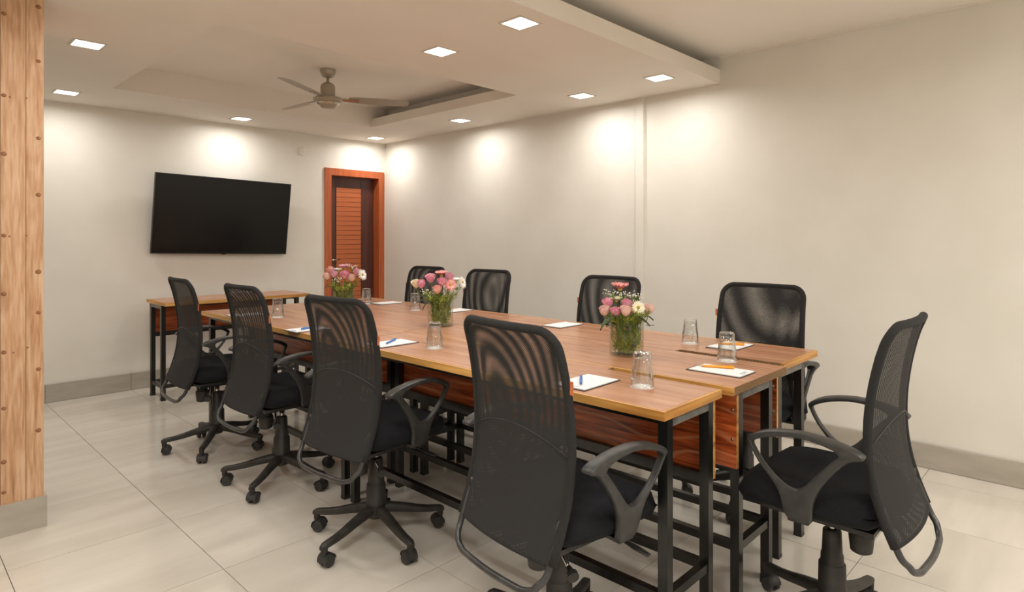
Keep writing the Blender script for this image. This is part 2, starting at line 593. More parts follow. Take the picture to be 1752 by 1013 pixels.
dpart('jamb', 3.327, 3.327 + FW, YF - 0.018, YF + 0.118, 0, 2.02, 'door_frame_wood')
dpart('jamb', 4.064 - FW, 4.064, YF - 0.018, YF + 0.118, 0, 2.02, 'door_frame_wood')
dpart('door_head', 3.327 + FW, 4.064 - FW, YF - 0.018, YF + 0.118, 2.02 - FW, 2.02, 'door_frame_wood')
leaf = dpart('door_leaf', 3.403, 3.988, YF + 0.085, YF + 0.118, 0.006, 1.944, 'door_dark_wood')
LX0, LX1 = 3.512, 3.818
dpart('groove', LX0 - 0.006, LX0 - 0.002, YF + 0.083, YF + 0.086, 0.1, 1.94, 'tv_bezel', leaf, 0)
dpart('groove', LX1 + 0.002, LX1 + 0.006, YF + 0.083, YF + 0.086, 0.1, 1.94, 'tv_bezel', leaf, 0)
z = 1.826
slat0 = None
while z > 0.25:
    if slat0 is None:
        slat0 = dpart('slat', LX0, LX1, YF + 0.078, YF + 0.088, -0.0495, -0.0015, 'door_slat_wood', leaf, 0.001)
        s = slat0
    else:
        s = slat0.copy(); COL.objects.link(s)
    s.location = (0, 0, z)
    z -= 0.0517
bm = bmesh.new()
lathe(bm, [(0, 0), (0.024, 0), (0.024, 0.008), (0, 0.008)], 16)
bmesh.ops.rotate(bm, verts=bm.verts, cent=(0, 0, 0), matrix=Matrix.Rotation(PI / 2, 3, 'X'))
bmesh.ops.translate(bm, verts=bm.verts, vec=(3.43 - dx, 0.085, 1.045))
tube(bm, [(3.43 - dx, 0.085, 1.045), (3.43 - dx, 0.045, 1.045), (3.46 - dx, 0.04, 1.042), (3.53 - dx, 0.042, 1.048)], 0.008, 8)
obj('door_handle', bm, 'chrome', leaf, True)

# ================================================================== CEILING LAMPS


def ceiling_lamp(name, x, y, z, watts, label, group, half=0.066):
    r = empty(name, (x, y, z))
    tag(r, label, 'light', group)
    bm = bmesh.new()
    o_, i_ = half + 0.012, half
    for (a, b, c, d) in ((-o_, o_, -o_, -i_), (-o_, o_, i_, o_), (-o_, -i_, -i_, i_), (i_, o_, -i_, i_)):
        box(bm, a, b, c, d, -0.004, 0.0)
    obj('frame', bm, 'lamp_frame', r)
    bm = bmesh.new()
    box(bm, -i_, i_, -i_, i_, -0.002, 0.0)
    obj('diffuser', bm, 'lamp_glow', r)
    ld = bpy.data.lights.new('lamp_light', 'AREA')
    ld.shape = 'SQUARE'; ld.size = 2 * half - 0.002
    ld.energy = watts; ld.color = LAMP_COL
    ld.spread = math.radians(172)
    lo = bpy.data.objects.new('lamp_light', ld)
    COL.objects.link(lo)
    lo.parent = r
    lo.location = (0, 0, -0.006)
    return r


LG = 'recessed square ceiling lights'
for (x, y, lab) in (
        (2.245, 2.10, 'square recessed ceiling light nearest the soffit edge, above the table'),
        (2.27, 2.75, 'square recessed ceiling light just right of the ceiling fan'),
        (3.655, 2.15, 'square recessed ceiling light right of the wall casing, near the soffit end'),
        (3.715, 2.84, 'square recessed ceiling light left of the wall casing, by the right wall'),
        (3.73, 4.23, 'square recessed ceiling light by the right wall, beside the tray'),
        (3.76, 5.63, 'square recessed ceiling light in the corner above the door'),
        (2.318, 5.584, 'square recessed ceiling light above the television'),
        (1.01, 5.50, 'square recessed ceiling light in the far left corner beside the wooden column'),
        (0.84, 4.05, 'large-looking square ceiling light at the upper left, nearest the wooden column')):
    ceiling_lamp('ceiling_light', x, y, ZS, LAMP_W, lab, LG)
OG = 'unseen ceiling lights added for fill'
for (x, y, z, wt) in ((0.84, 2.10, ZS, LAMP_W), (0.84, 2.75, ZS, LAMP_W), (-0.8, 2.75, ZS, LAMP_W), (-0.8, 4.6, ZS, LAMP_W),
                      (0.4, 0.6, ZC, LAMP_W_HIGH), (0.4, -1.2, ZC, LAMP_W_HIGH),
                      (2.3, -1.2, ZC, LAMP_W_HIGH), (3.3, -1.2, ZC, LAMP_W_HIGH), (-1.4, -0.3, ZC, LAMP_W_HIGH)):  # lamps out of view, added to brighten the camera side of the room
    ceiling_lamp('ceiling_light', x, y, z, wt, 'unseen square ceiling light added to fill the room', OG, 0.066 if z == ZS else 0.28)

# ================================================================== WOODEN COLUMN
wc = empty('wooden_column', (0.293, 3.66, 0))
tag(wc, 'column clad in knotty pine planks on a grey tile base at the left edge', 'column')
bm = bmesh.new()
box(bm, -0.235, 0.238, -0.245, 0.245, 0, ZS)
obj('core', bm, 'grout', wc)
sk = bbox('skirting', -0.26, 0.26, -0.266, 0.266, 0, 0.137, 'skirting_tile', wc, 0.0015, 1)
edges = [-0.25, -0.157, -0.071, 0.015, 0.101 - 0.0, 0.186, 0.25]
edges = [-0.25, -0.158, -0.072, 0.014, 0.1, 0.186, 0.25]
KN = []
for a, b_ in zip(edges, edges[1:]):
    pl = bbox('plank', -(b_ - a) / 2 + 0.0008, (b_ - a) / 2 - 0.0008, -0.007, 0.007, 0.137, ZS - 0.001, 'plank_wood', wc, 0.0014, 1)
    pl.location = ((a + b_) / 2, -0.25, 0)
    cxp = (b_ - a) / 2
    zs = []
    if a == 0.1:
        zs = [(-0.032, z_) for z_ in (2.24, 1.89, 1.64, 1.29, 1.04, 0.79, 0.55, 0.32, 0.19)]
        zs += [(-0.012, 1.886), (-0.013, 1.287), (0.0, 0.785)]
    elif a == 0.186:
        zs = [(0.012, z_) for z_ in (2.30, 2.06, 1.72, 1.47, 1.13, 0.95, 0.70, 0.43)] + [(-0.03, 1.89), (-0.03, 1.29), (-0.026, 0.80)]
    for k_, (kx, kz) in enumerate(zs):
        small = kx in (-0.012, -0.013, 0.0, -0.03, -0.026)
        bm = bmesh.new()
        rr = 0.0045 if small else random.uniform(0.009, 0.0125)
        lathe(bm, [(rr, 0), (rr * 0.9, 0.0012), (0, 0.0016)], 10)
        bmesh.ops.rotate(bm, verts=bm.verts, cent=(0, 0, 0), matrix=Matrix.Rotation(PI / 2, 3, 'X'))
        bmesh.ops.scale(bm, verts=bm.verts, vec=(1.0, 1, 0.9))
        obj('knot', bm, 'knot_wood', pl, True, (kx, -0.0068, kz))
for i in range(5):      # side planks, turned away from the camera
    wv = 0.49 / 5
    for sx in (-1, 1):
        pl = bbox('plank', -0.006, 0.006, -wv / 2 + 0.0008, wv / 2 - 0.0008, 0.137, ZS - 0.001, 'plank_wood', wc, 0.0014, 1)
        pl.location = (sx * 0.243, -0.242 + wv * (i + 0.5) + 0.0, 0)

# ================================================================== TELEVISION
tv = empty('television', (2.281, 5.83, 1.477))
tag(tv, 'large black flat television tilted forward on the far wall', 'television')
tv.rotation_euler = (math.radians(6.6), math.radians(1.35), 0)
TW, TH = 1.205, 0.694
bbox('housing', -TW / 2, TW / 2, 0.0, 0.03, -TH / 2, TH / 2, 'tv_bezel', tv, 0.004)
bbox('screen', -TW / 2 + 0.006, TW / 2 - 0.006, -0.0015, 0.002, -TH / 2 + 0.012, TH / 2 - 0.006, 'tv_screen', tv)
bbox('bezel', -TW / 2 + 0.001, TW / 2 - 0.001, -0.003, 0.001, -TH / 2, -TH / 2 + 0.011, 'tv_bezel', tv, 0.001, 1)
bbox('sensor', -0.02, 0.02, -0.003, 0.006, -TH / 2 - 0.006, -TH / 2 + 0.001, 'tv_bezel', tv, 0.002)
bbox('wall_mount', -0.22, 0.22, 0.028, 0.055, -0.16, 0.16, 'black_steel', tv, 0.004)

bm = bmesh.new()
lathe(bm, [(0.045, 0), (0.045, 0.008), (0.036, 0.013), (0, 0.013)], 24)
bmesh.ops.rotate(bm, verts=bm.verts, cent=(0, 0, 0), matrix=Matrix.Rotation(PI / 2, 3, 'X'))
cov = obj('cover_plate', bm, 'white_plastic', None, 'auto', (3.072, YF, 2.165))
tag(cov, 'small round off-white cover plate high on the wall left of the door', 'cover plate')
for s in (-1, 1):
    bm = bmesh.new()
    lathe(bm, [(0.004, 0), (0.003, 0.002), (0, 0.0025)], 8)
    bmesh.ops.rotate(bm, verts=bm.verts, cent=(0, 0, 0), matrix=Matrix.Rotation(PI / 2, 3, 'X'))
    obj('screw', bm, 'bolt', cov, True, (s * 0.02, -0.0125, 0))

# ================================================================== CEILING FAN
fan = empty('ceiling_fan', (2.368, 4.17, ZC))
tag(fan, 'beige three-blade ceiling fan hanging in the ceiling tray', 'ceiling fan')
bm = bmesh.new()
lathe(bm, [(0, 0), (0.056, 0), (0.056, -0.022), (0.05, -0.03), (0.05, -0.04), (0.036, -0.056), (0.016, -0.062), (0, -0.062)], 24)
obj('canopy', bm, 'fan_body', fan, 'auto')
bm = bmesh.new(); tube(bm, [(0, 0, -0.05), (0, 0, -0.12)], 0.011, 12)
obj('downrod', bm, 'fan_body', fan, True)
bm = bmesh.new()
lathe(bm, [(0, -0.098), (0.03, -0.1), (0.048, -0.115), (0.053, -0.13), (0.053, -0.2), (0.046, -0.206), (0, -0.206)], 28)
obj('motor_housing', bm, 'fan_body', fan, 'auto')
bm = bmesh.new()
lathe(bm, [(0, -0.203), (0.08, -0.206), (0.104, -0.216), (0.108, -0.228), (0.1, -0.24), (0.075, -0.25), (0, -0.25)], 32)
obj('rotor', bm, 'fan_body', fan, 'auto')
bm = bmesh.new()
lathe(bm, [(0.082, -0.245), (0.086, -0.25), (0.08, -0.259), (0.064, -0.264), (0.06, -0.262), (0, -0.262)], 32)
obj('chrome_ring', bm, 'fan_trim', fan, 'auto')
bm = bmesh.new()
lathe(bm, [(0.058, -0.26), (0.056, -0.276), (0.046, -0.284), (0, -0.286)], 28)
obj('bottom_cap', bm, 'fan_body', fan, 'auto')
bl0 = None
for a in (-27, -148, 93):
    if bl0 is None:
        bm = bmesh.new()
        prof = [(0.15, 0.040), (0.2, 0.052), (0.35, 0.060), (0.5, 0.058), (0.57, 0.052), (0.592, 0.040), (0.6, 0.02)]
        top, bot = [], []
        pts = [(x_, h) for x_, h in prof] + [(x_, -h) for x_, h in reversed(prof)]
        va = [bm.verts.new((x_, y_, -0.0015 + 0.0)) for x_, y_ in pts]
        vb = [bm.verts.new((x_, y_, 0.0015)) for x_, y_ in pts]
        bm.faces.new(list(reversed(va))); bm.faces.new(vb)
        for i in range(len(pts)):
            j = (i + 1) % len(pts)
            bm.faces.new((va[i], va[j], vb[j], vb[i]))
        bmesh.ops.recalc_face_normals(bm, faces=bm.faces)
        bmesh.ops.rotate(bm, verts=bm.verts, cent=(0, 0, 0), matrix=Matrix.Rotation(math.radians(-11), 3, 'X'))
        bl0 = obj('blade', bm, 'fan_blade', fan)
        bm = bmesh.new()
        box(bm, 0.085, 0.16, -0.02, 0.02, -0.008, 0.0)
        box(bm, 0.15, 0.225, -0.024, 0.024, -0.0085, -0.0035)
        bevel_all(bm, 0.003, 2)
        bmesh.ops.rotate(bm, verts=bm.verts, cent=(0, 0, 0), matrix=Matrix.Rotation(math.radians(-11), 3, 'X'))
        obj('blade_bracket', bm, 'fan_trim', bl0)
        b0 = bl0
    else:
        b0 = copy_tree(bl0, fan)
    b0.location = (0, 0, -0.214)
    b0.rotation_euler = (0, 0, math.radians(a))

# ================================================================== TABLES


def make_table(name, label, w0, w1, l0, l1, legs_w, panel, notch=None, bands=(), along='Y', panel_h=0.275, group=None, end_grey=True,
               rail_z=0.21):
    """long table. 'w' runs across the table, 'l' along it.
    legs_w: centres of the two rows of legs across; panel: (w0, w1) of the modesty panel; bands: timber lipping sides"""
    r = empty(name, ((w0 + w1) / 2, (l0 + l1) / 2, 0) if along == 'Y' else ((l0 + l1) / 2, (w0 + w1) / 2, 0))
    tag(r, label, 'table', group)
    cw, cl = (w0 + w1) / 2, (l0 + l1) / 2

    def B(nm, a0, a1, b0, b1, z0, z1, mat, parent=r, bev=0.0, seg=2):
        a0, a1, b0, b1 = a0 - cw, a1 - cw, b0 - cl, b1 - cl
        if along == 'Y':
            return bbox(nm, a0, a1, b0, b1, z0, z1, mat, parent, bev, seg)
        return bbox(nm, b0, b1, a0, a1, z0, z1, mat, parent, bev, seg)

    sx = '' if along == 'Y' else '_x'
    ox = 'X' if along == 'Y' else 'Y'
    th = 0.027
    bw = 0.011
    a0 = w0 + (bw if 'w0' in bands else 0)
    a1 = w1 - (bw if 'w1' in bands else 0)
    b0 = l0 + (bw if 'l0' in bands else 0)
    b1 = l1 - (bw if 'l1' in bands else 0)
    poly = [(a0, b0), (a1, b0), (a1, b1), (a0, b1)]
    if notch:
        side, depth, ln = notch
        if side == 'w1':
            poly = [(a0, b0), (a1 - depth, b0), (a1 - depth, l0 + ln), (a1, l0 + ln), (a1, b1), (a0, b1)]
        else:
            poly = [(a0 + depth, b0), (a1, b0), (a1, b1), (a0, b1), (a0, l0 + ln), (a0 + depth, l0 + ln)]
    bm = bmesh.new()
    pl = [(x_ - cw, y_ - cl) for x_, y_ in poly]
    if along == 'X':
        pl = [(y_, x_) for x_, y_ in reversed(pl)]
    prism(bm, pl, T - th, T)
    top = obj('tabletop', bm, ['table_laminate' + sx, 'chipboard'], r)
    e1, e2 = ('edge_timber', 'edge_timber_x') if along == 'Y' else ('edge_timber_x', 'edge_timber')
    nd = notch[1] if notch else 0
    for b in bands:
        if b == 'w0':
            B('edge_band', w0, a0, l0, l1, T - th, T - 0.0004, e1, top, 0.005, 3)
        if b == 'w1':
            B('edge_band', a1, w1, l0, l1, T - th, T - 0.0004, e1, top, 0.005, 3)
        if b in ('l0', 'l1'):
            p0 = a0 + (nd if notch and notch[0] == 'w0' and b == 'l0' else 0)
            p1 = a1 - (nd if notch and notch[0] == 'w1' and b == 'l0' else 0)
            q0, q1 = (l0, b0) if b == 'l0' else (b1, l1)
            B('edge_band', p0, p1, q0, q1, T - th, T - 0.0004, e2, top, 0.005, 3)
    h = 0.016
    zt = T - th
    lr = [l0 + 0.018 + h, l1 - 0.018 - h]
    for lw in legs_w:
        for q in lr:
            lg = B('leg', lw - h, lw + h, q - h, q + h, 0.004, zt - 0.0005, 'black_steel', r, 0.002, 1)
            B('foot_cap', lw - h - 0.001, lw + h + 0.001, q - h - 0.001, q + h + 0.001, 0.0, 0.014, 'base_plastic', lg, 0.001, 1)
    for q in lr:
        B('end_rail', legs_w[0] + h, legs_w[1] - h, q - h, q + h, zt - 0.034, zt - 0.0008, 'grey_steel' if end_grey else 'black_steel', r, 0.002, 1)
        B('foot_rail', legs_w[0] + h, legs_w[1] - h, q - h * 0.8, q + h * 0.8, rail_z - 0.014, rail_z + 0.014, 'black_steel', r, 0.002, 1)
    for lw in legs_w:
        B('top_rail', lw - h, lw + h, lr[0] + h, lr[1] - h, zt - 0.026, zt - 0.0008, 'black_steel', r, 0.002, 1)
        B('foot_rail', lw - h * 0.8, lw + h * 0.8, lr[0] + h, lr[1] - h, rail_z - 0.014, rail_z + 0.014, 'black_steel', r, 0.002, 1)
    p0, p1 = panel
    zp0 = zt - 0.001 - panel_h + 0.01
    pn = B('modesty_panel', p0, p1, l0 + 0.02, l1 - 0.02, zp0, zt - 0.001, 'panel_laminate' + sx, r)
    for q in (l0 + 0.0185, l1 - 0.0205):
        B('edge_strip', p0, p1, q, q + 0.002, zp0, zt - 0.001, 'edge_timber' + sx, pn)
    near = min(legs_w, key=lambda v: abs(v - (p0 + p1) / 2))
    B('panel_rail', near - h * 0.8, near + h * 0.8, lr[0] + h, lr[1] - h, zp0 - 0.012, zp0 + 0.022, 'black_steel', r, 0.002, 1)
    out = p1 if near < p0 else p0
    sgn = 1 if near < p0 else -1
    for q in lr:
        for zz in (zp0 + 0.1, zp0 + 0.2):
            bm = bmesh.new()
            lathe(bm, [(0.006, 0), (0.005, 0.0025), (0, 0.0035)], 10)
            ax = Matrix.Rotation(sgn * PI / 2, 3, 'Y') if along == 'Y' else Matrix.Rotation(-sgn * PI / 2, 3, 'X')
            bmesh.ops.rotate(bm, verts=bm.verts, cent=(0, 0, 0), matrix=ax)
            pos = (out - cw, q - cl, zz) if along == 'Y' else (q - cl, out - cw, zz)
            obj('bolt', bm, 'bolt', pn, True, pos)
    return r


TG = 'narrow tables pushed together in three rows'
make_table('conference_table', 'near-row narrow table at the right end, with its corner toward the camera',
           1.575, 1.983, 0.91, 2.662, (1.640, 1.90), (1.918, 1.933), ('w1', 0.04, 0.456), ('w0', 'l0'), group=TG)
make_table('conference_table', 'near-row narrow table at the far end, reaching toward the side table',
           1.572, 1.983, 2.666, 4.438, (1.63, 1.90), (1.918, 1.933), None, ('w0',), group=TG)
make_table('conference_table', 'middle-row narrow table at the right end, in front of the head chair',
           1.987, 2.462, 0.892, 2.700, (2.09, 2.35), (2.057, 2.072), None, ('w0',), group=TG)
make_table('conference_table', 'middle-row narrow table at the far end, under the farthest flower vase',
           1.985, 2.46, 2.704, 4.45, (2.075, 2.34), (2.042, 2.057), None, ('w0',), group=TG)
make_table('conference_table', 'wall-side row narrow table at the right end, raw notch along its inner edge',
           2.466, 2.915, 0.922, 2.675, (2.525, 2.78), (2.492, 2.507), ('w0', 0.045, 0.45), ('w1', 'l0'), group=TG)
make_table('conference_table', 'wall-side row narrow table at the far end, near the door',
           2.464, 2.915, 2.679, 4.44, (2.525, 2.78), (2.492, 2.507), None, ('w1',), group=TG)
make_table('side_table', 'narrow wooden side table with black steel legs standing alone under the television',
           5.17, 5.645, 1.575, 2.755, (5.35, 5.6), (5.618, 5.633), None, ('w0', 'l0'), along='X', rail_z=0.11)

# ================================================================== CHAIRS
# profile of the back: (z, x) behind the column
BP = [(0.33, -0.285), (0.37, -0.268), (0.42, -0.247), (0.48, -0.222), (0.54, -0.202), (0.60, -0.188), (0.68, -0.179), (0.76, -0.179),
      (0.84, -0.187), (0.92, -0.201), (0.98, -0.216), (1.04, -0.239)]


def bx_at(z):
    if z <= BP[0][0]:
        return BP[0][1]
    for (z0, x0), (z1, x1) in zip(BP, BP[1:]):
        if z <= z1:
            t = (z - z0) / (z1 - z0)
            return x0 + (x1 - x0) * t
    return BP[-1][1]


_sm = {}


def bx(z):
    return sum(bx_at(z + d) for d in (-0.03, -0.015, 0, 0.015, 0.03)) / 5


ZT, ZM = 1.035, 0.428       # top and bottom of the net


def hw(z):
    base = 0.203 + 0.008 * math.sin((z - 0.40) / 0.64 * PI)
    c = 0.055
    if z > ZT - c:
        d = min(z - (ZT - c), c)
        return base - c + math.sqrt(max(c * c - d * d, 0))
    return base


def back_pt(s, z, off=0.0):
    h = hw(z)
    y = s * h
    x = bx(z) + 0.022 * (y / 0.2) ** 2
    return (x + off, y, z)


def make_chair():
    r = empty('office_chair')
    # seat cushion
    bm = bmesh.new()
    nx, ny = 16, 16
    top, bot = {}, {}

    def sq(u, v):        # square to rounded square
        return (u * math.sqrt(1 - 0.36 * v * v), v * math.sqrt(1 - 0.30 * u * u))
    for i in range(nx + 1):
        for j in range(ny + 1):
            u, v = -1 + 2 * i / nx, -1 + 2 * j / ny
            a, b = sq(u, v)
            x = 0.028 + 0.240 * a
            y = 0.245 * b
            e = max(abs(u), abs(v))
            rim = 1 - max(0, (e - 0.72) / 0.28) ** 2.2
            front = max(0, (a - 0.35) / 0.65)
            zt = 0.480 + 0.050 * rim - 0.034 * front ** 1.8 - 0.012 * math.exp(-((a + 0.1) ** 2 + b * b) * 3) + 0.008 * b * b
            zl = 0.473 - 0.035 * rim - 0.034 * front ** 1.8
            top[i, j] = bm.verts.new((x, y, zt))
            bot[i, j] = top[i, j] if e > 0.999 else bm.verts.new((x, y, zl))
    for i in range(nx):
        for j in range(ny):
            bm.faces.new((top[i, j], top[i + 1, j], top[i + 1, j + 1], top[i, j + 1]))
            q = (bot[i, j], bot[i, j + 1], bot[i + 1, j + 1], bot[i + 1, j])
            bm.faces.new(q)
    st = obj('seat', bm, 'seat_fabric', r, True)
    # under-seat plate and mechanism
    bbox('seat_plate', -0.16, 0.16, -0.17, 0.17, 0.42, 0.434, 'base_plastic', r, 0.004)
    bm = bmesh.new()
    box(bm, -0.11, 0.075, -0.05, 0.05, 0.384, 0.421)
    bevel_all(bm, 0.01, 2)
    mech = obj('tilt_mechanism', bm, 'black_steel', r, 'auto')
    bm = bmesh.new()
    box(bm, -0.2, -0.1, -0.03, 0.03, 0.41, 0.422)
    bevel_all(bm, 0.003, 2)
    obj('back_bracket', bm, 'black_steel', mech, 'auto')
    bm = bmesh.new()
    lathe(bm, [(0, 0.392), (0.03, 0.392), (0.03, 0.386), (0.027, 0.384), (0.03, 0.382), (0.03, 0.376), (0.027, 0.374), (0.03, 0.372), (0.03, 0.366),
               (0.034, 0.362), (0.036, 0.35), (0.031, 0.302), (0.022, 0.296), (0, 0.296)], 36,
          mod=lambda a, r_, z_: 1 + (0.02 * math.cos(18 * a) if z_ < 0.355 and r_ > 0.025 else 0))
    kn = obj('tension_knob', bm, 'base_plastic', mech, 'auto', (-0.085, 0.0, 0))
    bm = bmesh.new()
    tube(bm, [(-0.05, -0.03, 0.385), (-0.095, -0.14, 0.352)], 0.0045, 8)
    rod = obj('lever_rod', bm, 'chrome', mech, True)
    bm = bmesh.new()
    tube(bm, [(-0.092, -0.134, 0.354), (-0.098, -0.15, 0.349), (-0.1, -0.155, 0.3475), (-0.106, -0.168, 0.3435)], [0.008, 0.011, 0.017, 0.017], 14)
    obj('lever_knob', bm, 'base_plastic', rod, 'auto')
    bm = bmesh.new()
    tube(bm, [(0.05, -0.04, 0.395), (0.075, -0.17, 0.4), (0.078, -0.2, 0.398)], [0.005, 0.005, 0.006], 8)
    tube(bm, [(0.078, -0.195, 0.398), (0.081, -0.23, 0.393), (0.086, -0.275, 0.386)], [0.008, 0.013, 0.01], 10, ry=[0.004, 0.005, 0.004])
    obj('height_lever', bm, 'base_plastic', mech, 'auto')
    # column
    bm = bmesh.new(); tube(bm, [(0, 0, 0.32), (0, 0, 0.38)], 0.014, 14); obj('gas_piston', bm, 'chrome', r, True)
    for (z0, z1, r0, r1) in ((0.15, 0.236, 0.0415, 0.040), (0.23, 0.266, 0.0345, 0.0335), (0.26, 0.342, 0.0305, 0.0275)):
        bm = bmesh.new()
        lathe(bm, [(0, z0), (r0 + 0.0015, z0), (r0 + 0.0015, z0 + 0.006), (r0, z0 + 0.008), (r1, z1 - 0.004), (r1 - 0.003, z1), (0, z1)], 28)
        obj('column_sleeve', bm, 'base_plastic', r, 'auto')
    bm = bmesh.new()
    lathe(bm, [(0, 0.09), (0.03, 0.09), (0.038, 0.1), (0.0415, 0.15), (0.03, 0.154), (0, 0.154)], 24)
    obj('base_hub', bm, 'base_plastic', r, 'auto')
    # five arms, each with its caster
    arm0 = None
    for k in range(5):
        if arm0 is None:
            bm = bmesh.new()
            pr = [(0.02, 0.128, 0.021, 0.020), (0.06, 0.124, 0.021, 0.020), (0.12, 0.112, 0.019, 0.018), (0.18, 0.097, 0.0175, 0.0155),
                  (0.23, 0.088, 0.016, 0.0135), (0.262, 0.085, 0.0155, 0.013), (0.284, 0.083, 0.0145, 0.012), (0.298, 0.078, 0.010, 0.0085)]
            n = 12
            rings = []
            for (x, z, hy, hz) in pr:
                rg = []
                for j in range(n):
                    a = 2 * PI * j / n
                    ca, sa = math.cos(a), math.sin(a)
                    f = lambda c: math.copysign(abs(c) ** 0.6, c)
                    rg.append(bm.verts.new((x, hy * f(ca), z + hz * f(sa))))
                rings.append(rg)
            for A, B in zip(rings, rings[1:]):
                for j in range(n):
                    bm.faces.new((A[j], A[(j + 1) % n], B[(j + 1) % n], B[j]))
            bm.faces.new(list(reversed(rings[0]))); bm.faces.new(rings[-1])
            lathe(bm, [(0, 0.052), (0.013, 0.052), (0.0145, 0.085), (0, 0.085)], 14, center=(0.282, 0, 0))
            bmesh.ops.recalc_face_normals(bm, faces=bm.faces)
            arm0 = obj('base_arm', bm, 'base_plastic', r, 'auto')
            # hood between two wheels
            bm = bmesh.new()
            lathe(bm, [(0, 0.0), (0.011, 0.0), (0.011, 0.012), (0, 0.012)], 12, center=(0, 0, 0.044))
            prof = []
            for i in range(11):
                a = math.radians(-15 + 190 * i / 10)
                prof.append((0.0275 * math.cos(a) - 0.012, 0.0265 + 0.0275 * math.sin(a)))
            for s in (-1, 1):
                pass
            va = [bm.verts.new((p[0], -0.0245, p[1])) for p in prof]
            vb = [bm.verts.new((p[0], 0.0245, p[1])) for p in prof]
            for i in range(10):
                bm.faces.new((va[i], va[i + 1], vb[i + 1], vb[i]))
            inner = [((p[0] + 0.012) * 0.93 - 0.012, (p[1] - 0.0265) * 0.93 + 0.0265) for p in prof]
            wa = [bm.verts.new((p[0], -0.0245, p[1])) for p in inner]
            wb = [bm.verts.new((p[0], 0.0245, p[1])) for p in inner]
            for i in range(10):
                bm.faces.new((wa[i + 1], wa[i], wb[i], wb[i + 1]))
                bm.faces.new((va[i + 1], va[i], wa[i], wa[i + 1]))
                bm.faces.new((vb[i], vb[i + 1], wb[i + 1], wb[i]))
            bm.faces.new((va[0], vb[0], wb[0], wa[0])); bm.faces.new((vb[10], va[10], wa[10], wb[10]))
            bmesh.ops.recalc_face_normals(bm, faces=bm.faces)
            hood = obj('caster_hood', bm, 'wheel_plastic', arm0, 'auto', (0.282, 0, 0))
            wh = None
            for s in (-1, 1):
                if wh is None:
                    bm = bmesh.new()
                    lathe(bm, [(0, -0.0085), (0.019, -0.0085), (0.0255, -0.006), (0.0255, 0.006), (0.021, 0.0095), (0.016, 0.0085), (0.012, 0.0105), (0, 0.0115)], 20)
                    bmesh.ops.rotate(bm, verts=bm.verts, cent=(0, 0, 0), matrix=Matrix.Rotation(-PI / 2, 3, 'X'))
                    wh = obj('caster_wheel', bm, 'wheel_plastic', arm0, 'auto')
                    ww = wh
                else:
                    ww = wh.copy(); COL.objects.link(ww)
                    ww.rotation_euler = (0, 0, PI)
                ww.location = (0.270, -s * 0.0145, 0.0262)
            a0 = arm0
        else:
            a0 = copy_tree(arm0, r)
        a0.rotation_euler = (0, 0, 2 * PI * k / 5)
    # back: tube loop at the bottom, padded border, nets
    bm = bmesh.new()
    loop = [back_pt(-0.99, 0.60), back_pt(-0.985, 0.52), back_pt(-0.975, 0.44), back_pt(-0.965, 0.40)]
    loop += [(bx(0.37) + 0.018, -0.184, 0.380), (bx(0.365) + 0.013, -0.170, 0.364), (bx(0.358) + 0.009, -0.146, 0.355), (bx(0.355) + 0.005, -0.115, 0.352)]
    loop = loop + [(bx(0.352), 0.0, 0.351)] + [(p[0], -p[1], p[2]) for p in reversed(loop)]
    tube(bm, catmull(loop, 5), 0.0095, 10)
    fr = obj('back_frame', bm, 'frame_tube', r, True)
    # struts of the frame running from the seat bracket to the back
    for s in (-1, 1):
        bm = bmesh.new()
        tube(bm, catmull([(-0.13, s * 0.05, 0.416), (-0.18, s * 0.09, 0.424), (bx(0.5) + 0.024, s * 0.16, 0.475), back_pt(s * 0.97, 0.53)], 4), 0.009, 8)
        obj('frame_strut', bm, 'frame_tube', fr, True)
    bm = bmesh.new()
    rim = [back_pt(-1, ZM + (0.9 - ZM) * i / 14) for i in range(14)]
    c = 0.055
    top = []
    for i in range(9):
        z = ZT - c + c * math.sin(PI / 2 * i / 8)
        top.append(back_pt(-1, min(z, ZT - 0.0002)))
    rim += [back_pt(-1, 0.9), back_pt(-1, 0.945)] + top
    rim += [(bx(ZT) + 0.022 * (y / 0.2) ** 2, y, ZT) for y in (-0.1, -0.05, 0.0)]
    rim = rim + [(p[0], -p[1], p[2]) for p in reversed(rim[:-1])]
    tube(bm, rim, 0.0125, 10)
    bd = obj('back_border', bm, 'border_fabric', r, True)

    def sheet(name, z0, z1f, offf, mat, parent, nz=26, ns=16):
        bm = bmesh.new()
        uvl = bm.loops.layers.uv.new('UVMap')
        g = {}
        uvs = {}
        for j in range(ns + 1):
            s = -1 + 2 * j / ns
            z1 = z1f(s)
            for i in range(nz + 1):
                t = i / nz
                z = z0 + (z1 - z0) * t
                p = back_pt(s * 0.985, z)
                g[i, j] = bm.verts.new((p[0] + offf(s, (z - ZM) / (ZT - ZM)), p[1], p[2]))
                uvs[i, j] = (p[1], z)
        for i in range(nz):
            for j in range(ns):
                q = ((i, j), (i, j + 1), (i + 1, j + 1), (i + 1, j))
                f = bm.faces.new([g[k] for k in q])
                for lp, k in zip(f.loops, q):
                    lp[uvl].uv = uvs[k]
        return obj(name, bm, mat, parent, True)

    zt_ = lambda s: ZT - 0.004
    sheet('mesh_front', ZM, zt_, lambda s, t: 0.004 + 0.013 * (1 - s * s) * (0.35 + 0.65 * math.sin(PI * min(max(t, 0), 1)) ** 0.8), 'net_front', r)
    sheet('mesh_rear', ZM, zt_, lambda s, t: -0.004 - 0.006 * (1 - s * s) * math.sin(PI * min(max(t, 0), 1)), 'net_rear', r)
    sheet('lumbar_lining', ZM, lambda s: 0.75 - 0.05 * s * s, lambda s, t: 0.002, 'net_lining', r, 14)
    # hem along the lower end of the net
    bm = bmesh.new()
